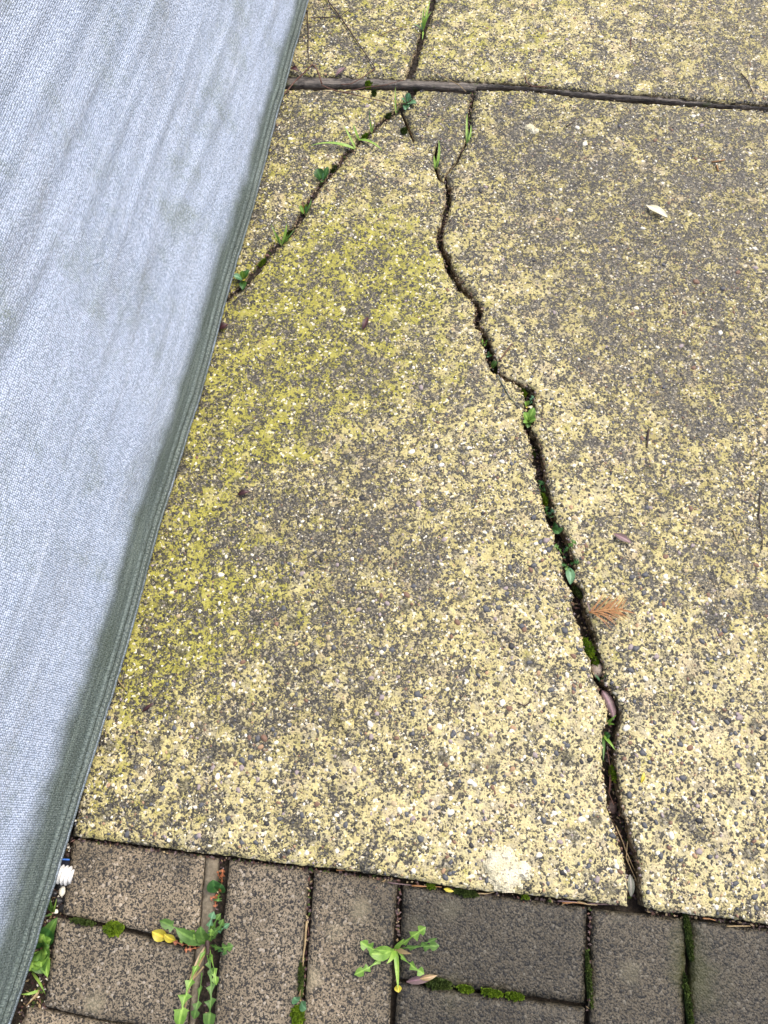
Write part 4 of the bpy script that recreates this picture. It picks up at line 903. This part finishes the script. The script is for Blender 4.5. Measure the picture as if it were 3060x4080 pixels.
stone('dark brown stone deep in the lower main crack', 2436, 3216, .0065, -.020, M_TWIG, (1, 1.2, .7))
stone('white chip of stone on the soil by the pavers', 248, 3552, .0035, -.018, PEB[0], (1, 1.6, .6))
stone('white chip of stone on soil below the hose', 222, 3632, .003, -.018, PEB[0])
for i, (x, y) in enumerate([(262, 3585), (232, 3590), (255, 3620), (215, 3560), (240, 3530)]):
    stone('small black gravel stone on the soil strip', x, y, .004 + .001 * (i % 3), -.020, PEB[6], group='black gravel stones on the soil strip')

# cement splashes: thin irregular crusts on the slab
def splash(label, lobes, seed, mat=None):
    cx = sum(l[0] for l in lobes) / len(lobes); cy = sum(l[1] for l in lobes) / len(lobes)
    c = P(cx, cy, 0); R = .03; n = 34; idx = {}; vs_, fs = [], []
    ls = [(P(l[0], l[1], 0) - c, l[2]) for l in lobes]
    hs = {}
    step = 2 * R / n
    for j in range(n + 1):
        for i in range(n + 1):
            p = Vector((-R + i * step, -R + j * step, 0))
            f = .12 + max(1 - (p - q).length / r for q, r in ls) + .34 * noise.noise(p * 120 + Vector((0, 0, seed))) + .22 * noise.noise(p * 380)
            hs[i, j] = (p, f)
    for (i, j), (p, f) in hs.items():
        idx[i, j] = len(vs_); vs_.append((p.x, p.y, min(.0026, -.0014 + .012 * max(f, 0)) + .0005 * noise.noise(p * 500)))
    for j in range(n):
        for i in range(n):
            k = [(i, j), (i + 1, j), (i + 1, j + 1), (i, j + 1)]
            if max(hs[q][1] for q in k) > .02: fs.append(tuple(idx[q] for q in k))
    return new_obj('cement_splash', mesh_from('splash', vs_, fs, mat or M_SPLAT), None, label, 'cement', None, None, Vector((c.x, c.y, .0026)))
splash('pale cement splash at the lower edge of the slab', [(1995, 3440, .014), (2015, 3480, .016), (2080, 3470, .008), (2020, 3410, .007), (1960, 3450, .008)], 3)
splash('small pale crust on upper right slab', [(2112, 514, .007), (2126, 524, .006)], 7)
splash('faint tan cement dab in lower middle of slab', [(1370, 2850, .010), (1380, 2885, .008)], 11, M_SLAB)

# twigs, needles, stalks
def twig(name, label, pts, r0, r1, mat, z=.002, cat='twig', group=None, hz=None):
    p3 = [P(x, y, (hz[i] if hz else z)) for i, (x, y) in enumerate(pts)]
    return new_obj(name, tube_mesh(p3, r0, r1, mat, p3[0], wob=.0008), None, label, cat, group, None, p3[0])
twig('twig', 'long straight dark twig slanting across the far slab', [(1290, -20), (1355, 66), (1425, 168), (1494, 270)], .0013, .0009, M_TWIG, .004)
twig('twig', 'thin twig curving from the long twig to timber', [(1494, 274), (1450, 305), (1400, 333), (1360, 338)], .0008, .0006, M_TWIGR, .003)
twig('twig', 'upright thin twig beside the cloth on far slab', [(1224, 40), (1228, 120), (1228, 200), (1230, 248)], .0009, .0007, M_TWIG, .004)
twig('twig', 'short level twig crossing the long dark one', [(1240, 72), (1300, 68), (1355, 66), (1400, 30)], .0009, .0006, M_TWIG, .005)
twig('twig', 'bent brown twig arching over the timber strip', [(1120, 390), (1180, 320), (1245, 257), (1262, 275), (1282, 335)], .0011, .0013, M_TWIGR, .006, hz=[.002, .004, .014, .012, .003])
twig('twig', 'thin stalk trailing from timber to the left crack', [(1282, 340), (1340, 362), (1390, 372), (1470, 392), (1530, 404), (1566, 424)], .0010, .0005, M_TWIGR, .003)
twig('twig', 'fine twig lying along the timber towards back crack', [(1376, 366), (1450, 350), (1540, 338), (1610, 318)], .0007, .0005, M_TWIGR, .002)
twig('twig', 'thin straw stalk left of the far grass tuft', [(1510, 145), (1560, 120), (1620, 104), (1660, 100)], .0007, .0005, M_TWIGR, .004)
twig('twig', 'fine twig bending down onto the timber right of crack', [(1716, 280), (1780, 310), (1830, 340), (1856, 366)], .0007, .0006, G_STRAW, .004)
twig('twig', 'hooked brown twig on timber right of the branch crack', [(2094, 306), (2100, 328), (2120, 344), (2180, 346)], .0011, .0007, M_TWIGR, .003)
twig('twig', 'dark thin twig on far slab at the right edge', [(2953, 292), (2980, 325), (2992, 350), (3006, 382)], .0009, .0006, M_TWIG, .004)
twig('twig', 'tiny twig on far slab, upper middle', [(2514, 150), (2512, 200)], .0008, .0006, M_TWIGR, .004)
twig('twig', 'short dark twig below timber on right slab', [(2256, 505), (2290, 482)], .0011, .0007, M_TWIG, .003)
twig('twig', 'small orange twig near right edge of grimy slab', [(2836, 646), (2890, 636)], .0010, .0008, G_NEED, .003)
twig('twig', 'small orange stub under the orange twig', [(2856, 658), (2862, 682)], .0012, .0010, G_NEED, .003)
twig('twig', 'reddish stick poking out of the main crack', [(1988, 1436), (2010, 1412), (2028, 1385), (2040, 1370)], .0011, .0008, M_TWIGR, .003)
twig('twig', 'thin grey root creeping over the middle slab', [(1984, 1494), (2008, 1540), (2030, 1582), (2070, 1622)], .0010, .0006, G_GREY, .0015)
twig('twig', 'fine dark stalk right of the bright rosette', [(2164, 1594), (2164, 1630), (2156, 1664)], .0006, .0005, M_TWIG, .003)
twig('twig', 'short slate coloured twig on right slab', [(2584, 1712), (2580, 1750), (2578, 1784)], .0016, .0009, M_TWIG, .003)
twig('twig', 'long fine stalk near right edge of the slab', [(3030, 1960), (3024, 2060), (3036, 2140), (3038, 2190)], .0009, .0006, M_TWIG, .003)
twig('twig', 'pale short stalk near right edge of the slab', [(2920, 2110), (2940, 2160)], .0010, .0006, G_STRAW, .003)
twig('twig', 'yellow straw lying by the hem on lower slab', [(462, 2698), (478, 2722), (496, 2742)], .0009, .0006, G_STRAW, .003)
twig('twig', 'curved purple stem scrap left of the crack', [(2064, 2802), (2090, 2812), (2108, 2800), (2114, 2780)], .0009, .0006, M_TWIG, .003)
twig('dry_stalk', 'straw stalk standing in joint of second paver column', [(1222, 3670), (1214, 3760), (1206, 3850)], .0013, .0009, G_STRAW, -.010, 'stalk')
twig('dry_stalk', 'pale stalk lying in the joint under the wide paver', [(2350, 3905), (2354, 3960), (2346, 4010)], .0013, .0009, G_PURP, -.009, 'stalk')
twig('dry_stalk', 'tan stalk curving down the wide weedy joint', [(812, 3850), (770, 3900), (745, 3960), (738, 4020)], .0010, .0007, G_STRAW, -.006, 'stalk')
NE = 'needles caught along the slab edge'
for i, (a, b) in enumerate([((1340, 3466), (1420, 3470)), ((1408, 3468), (1480, 3472)), ((1545, 3516), (1640, 3528)), ((1640, 3530), (1760, 3534)), ((1898, 3562), (1970, 3554)), ((2222, 3590), (2310, 3598)), ((2240, 3598), (2330, 3602)), ((2300, 3594), (2380, 3604)), ((2340, 3598), (2460, 3606)), ((2800, 3660), (2850, 3668)), ((2895, 3690), (2990, 3692))]):
    twig('fir_needle', ORD[i] + ' dry needle along the near slab edge, counted from the left', [a, ((a[0] + b[0]) / 2, (a[1] + b[1]) / 2 + rnd.uniform(-4, 4)), b], .0009, .0005, (G_NEED, G_STRAW, G_PURP)[i % 3], -.0065, 'needle', NE)
for i, pts in enumerate([[(2432, 3060), (2425, 3160), (2448, 3210)], [(2455, 3290), (2490, 3380), (2530, 3470)], [(2420, 2990), (2436, 3080), (2430, 3150)], [(2500, 3350), (2496, 3420), (2540, 3520)]]):
    twig('dead_root', 'fine pale root hanging inside the lower main crack', pts, .0006, .0004, G_STRAW if i % 2 else M_TWIGR, -.012, 'root', 'fine roots in the lower main crack')

new_obj('dead_stem', tube_mesh([P(826, 3740, -.006), P(830, 3790, -.005), P(816, 3850, -.007)], .0028, .0016, M_TWIG, rusty.location, wob=.0008), rusty)

# fir sprig
sb = P(2346, 2440, .004); se = P(2482, 2426, .006)
sprig = thing('fir_sprig', 'brown dead fir sprig lying beside the main crack', 'sprig', Vector((sb.x, sb.y, 0)))
org = sprig.location.copy()
new_obj('stem', tube_mesh([sb, sb.lerp(se, .5) + Vector((0, .0006, 0)), se], .0014, .0009, G_NEED, org), sprig)
ax = (se - sb).normalized(); pr = Vector((-ax.y, ax.x, 0))
for i in range(30):
    t = (i // 2 + .3) / 15; sgn = 1 if i % 2 else -1
    p = sb.lerp(se, t * .98); an = math.radians(rnd.uniform(24, 58) - 8 * t) * sgn
    L = rnd.uniform(.026, .034) * (1 - .35 * t)
    tip = p + (ax * math.cos(an) + pr * math.sin(an)) * L + Vector((0, 0, rnd.uniform(-.002, .006)))
    new_obj('needle', leaf_mesh(p, tip, .0017, 'blade', rnd.uniform(0, .004), rnd.uniform(-.06, .06), fold_=.3, mat=(G_NEED, G_NEED, G_NEED, G_STRAW)[rnd.randrange(4)], org=org, seed=i), sprig)
tw = P(2336, 2392, .003)
new_obj('needle', leaf_mesh(sb + ax * .002, tw, .0024, 'blade', .003, 0, mat=G_PURP, org=org, seed=3), sprig)

# hose and plastic clip on the soil
ha, hb = P(140, 3462, -.010), P(283, 3492, -.010)
hose = thing('corrugated_hose', 'white corrugated hose end on the soil under the hem', 'hose', Vector((hb.x, hb.y, -.022)))
ho = hose.location.copy(); d = (hb - ha); L = d.length; dn = d.normalized(); sdv = Vector((-dn.y, dn.x, 0)); vs_, fs = [], []
n, K = 96, 20
for i in range(n + 1):
    t = i / n; r = .0088 + .0016 * math.cos(t * L / .0043 * 2 * math.pi)
    for k in range(K):
        a = 2 * math.pi * k / K; vs_.append(ha + d * t + sdv * math.cos(a) * r + Vector((0, 0, math.sin(a) * r)) - ho)
for i in range(n):
    for k in range(K): k2 = (k + 1) % K; fs.append((i * K + k, (i + 1) * K + k, (i + 1) * K + k2, i * K + k2))
new_obj('ribbed_tube', mesh_from('hose', vs_, fs, M_WHITE), hose)
c_ = [hb - ho + sdv * math.cos(2 * math.pi * k / K) * .0075 + Vector((0, 0, math.sin(2 * math.pi * k / K) * .0075)) for k in range(K)]
new_obj('end_collar', mesh_from('collar', c_ + [q + dn * .002 for q in c_], [tuple(range(K))[::-1], tuple(range(K, 2 * K))] + [(k, (k + 1) % K, K + (k + 1) % K, K + k) for k in range(K)], M_WHITE), hose)
def box_mesh(name, sx, sy, sz, mat, off=(0, 0, 0), bev=.0008):
    bm = bmesh.new(); bmesh.ops.create_cube(bm, size=1)
    for v in bm.verts: v.co = Vector((v.co.x * sx + off[0], v.co.y * sy + off[1], v.co.z * sz + off[2]))
    bmesh.ops.bevel(bm, geom=bm.edges[:], offset=bev, segments=2, affect='EDGES')
    me = bpy.data.meshes.new(name); bm.to_mesh(me); bm.free(); me.materials.append(mat); return me
cp = P(246, 3430, -.022)
clip = thing('plastic_clip', 'dark plastic clip with blue stripe above the white hose', 'clip', cp); clip.rotation_euler = (0, 0, -.05)
new_obj('clip_body', box_mesh('clip', .026, .008, .012, M_NAVY, (0, 0, .006)), clip)
new_obj('stripe', box_mesh('stripe', .0262, .0016, .0012, M_BLUE, (0, .0028, .0124), .0003), clip)

# litter that fills the cracks and joints (uncountable)
def litter(name, label, lines, n, z, half, mats):
    r_ = random.Random(5); V, F, MI = [], [], []
    W3 = [[P(x, y, z) for x, y in l] for l in lines]; segs = []
    for l in W3:
        for a, b in zip(l, l[1:]): segs.append((a, b, (b - a).length))
    tot = sum(s[2] for s in segs)
    for _ in range(n):
        u = r_.uniform(0, tot)
        for a, b, L in segs:
            if u <= L: break
            u -= L
        p = a.lerp(b, u / L); dv = (b - a).normalized(); nv = Vector((-dv.y, dv.x, 0))
        p = p + nv * r_.gauss(0, half * .5) ; p.z = zsoil(p.x, p.y) + r_.uniform(.0005, .004) if z < -.012 else z + r_.uniform(-.001, .001)
        an = r_.uniform(0, 6.28); e = Vector((math.cos(an), math.sin(an), r_.uniform(-.4, .4))); f_ = Vector((-e.y, e.x, r_.uniform(-.3, .3)))
        L_ = r_.uniform(.0015, .006); w_ = r_.uniform(.0005, .0016); bi = len(V)
        V += [p - e * L_ / 2, p + f_ * w_, p + e * L_ / 2, p - f_ * w_]; F += [(bi, bi + 1, bi + 2, bi + 3)]; MI.append(r_.randrange(len(mats)))
    return new_obj(name, mesh_from(name, V, F, mats, False, MI), None, label, 'litter', None, 'stuff')
midc = [((a[0] + b[0]) / 2, (a[1] + b[1]) / 2) for a, b in zip(mainL[::2], [min(mainR, key=lambda q: (q[1] - p[1]) ** 2) for p in mainL[::2]])]
LM = [M_TWIG, M_TWIGR, G_PURP, G_DKRED, M_TWIG, G_STRAW, G_MOSSD]
litter('crack_litter', 'dark crumbs of leaf litter lining the cracks', [midc, leftLR, [(c[0], c[1]) for c in branch], bcL], 2200, -.02, .006, LM)
litter('joint_litter', 'crumbs of dead leaf along the slab edge and paver joints', [[(x, y + 12) for x, y in botL[1:]], [(x, y + 10) for x, y in botR], A_([(960, 240), (905, 640), (890, 954)]), A_([(1345, 280), (1305, 860)]), B_([(70, 345), (50, 780)]), B_([(890, 450), (880, 900)]), [(1100, 330), (1300, 345), (1640, 345), (1900, 358)]], 700, -.0115, .0022, LM)
litter('soil_litter', 'crumbs of bark and leaf on the soil strip under the hem', [[(265, 3360), (240, 3560), (200, 3700), (160, 3900), (120, 4100)]], 900, -.02, .02, LM + [PEB[0]])

def grit(name, label, lines, n, spread, zr, mats, r0, r1):
    r_ = random.Random(21); V, F, MI = [], [], []; segs = []
    for l in lines:
        W3 = [P(x, y, 0) for x, y in l]
        for a, b in zip(W3, W3[1:]): segs.append((a, b, (b - a).length))
    tot = sum(q[2] for q in segs)
    for _ in range(n):
        u = r_.uniform(0, tot)
        for a, b, L in segs:
            if u <= L: break
            u -= L
        p = a.lerp(b, u / L); dv = (b - a).normalized(); p = p + Vector((-dv.y, dv.x, 0)) * r_.gauss(0, spread); p.z = r_.uniform(*zr)
        r = r_.uniform(r0, r1); bi = len(V)
        V += [p + Vector(q) * r * r_.uniform(.7, 1.2) for q in ((1, 0, 0), (0, 1, 0), (-1, 0, 0), (0, -1, 0), (0, 0, .8), (0, 0, -.8))]
        fs = [(0, 1, 4), (1, 2, 4), (2, 3, 4), (3, 0, 4), (1, 0, 5), (2, 1, 5), (3, 2, 5), (0, 3, 5)]
        F += [tuple(bi + i for i in f) for f in fs]; MI += [r_.randrange(len(mats))] * 8
    return new_obj(name, mesh_from(name, V, F, mats, False, MI), None, label, 'grit', None, 'stuff')
grit('crack_grit', 'crumbled grit clinging to the broken crack edges', [mainL, mainR, leftUL, leftLR, bcL, bcR], 1500, .0011, (-.007, -.001), [M_BROKEN, PEB[2], PEB[3], M_BROKEN, PEB[4]], .0007, .0021)
grit('soil_crumbs', 'loose dark soil crumbs scattered beside the cracks and joints', [mainL, mainR, leftUL, leftLR, lo, botL, botR], 420, .010, (.0002, .0012), [M_TWIG, M_SOIL, M_TWIGR, G_DKRED], .0005, .0013)
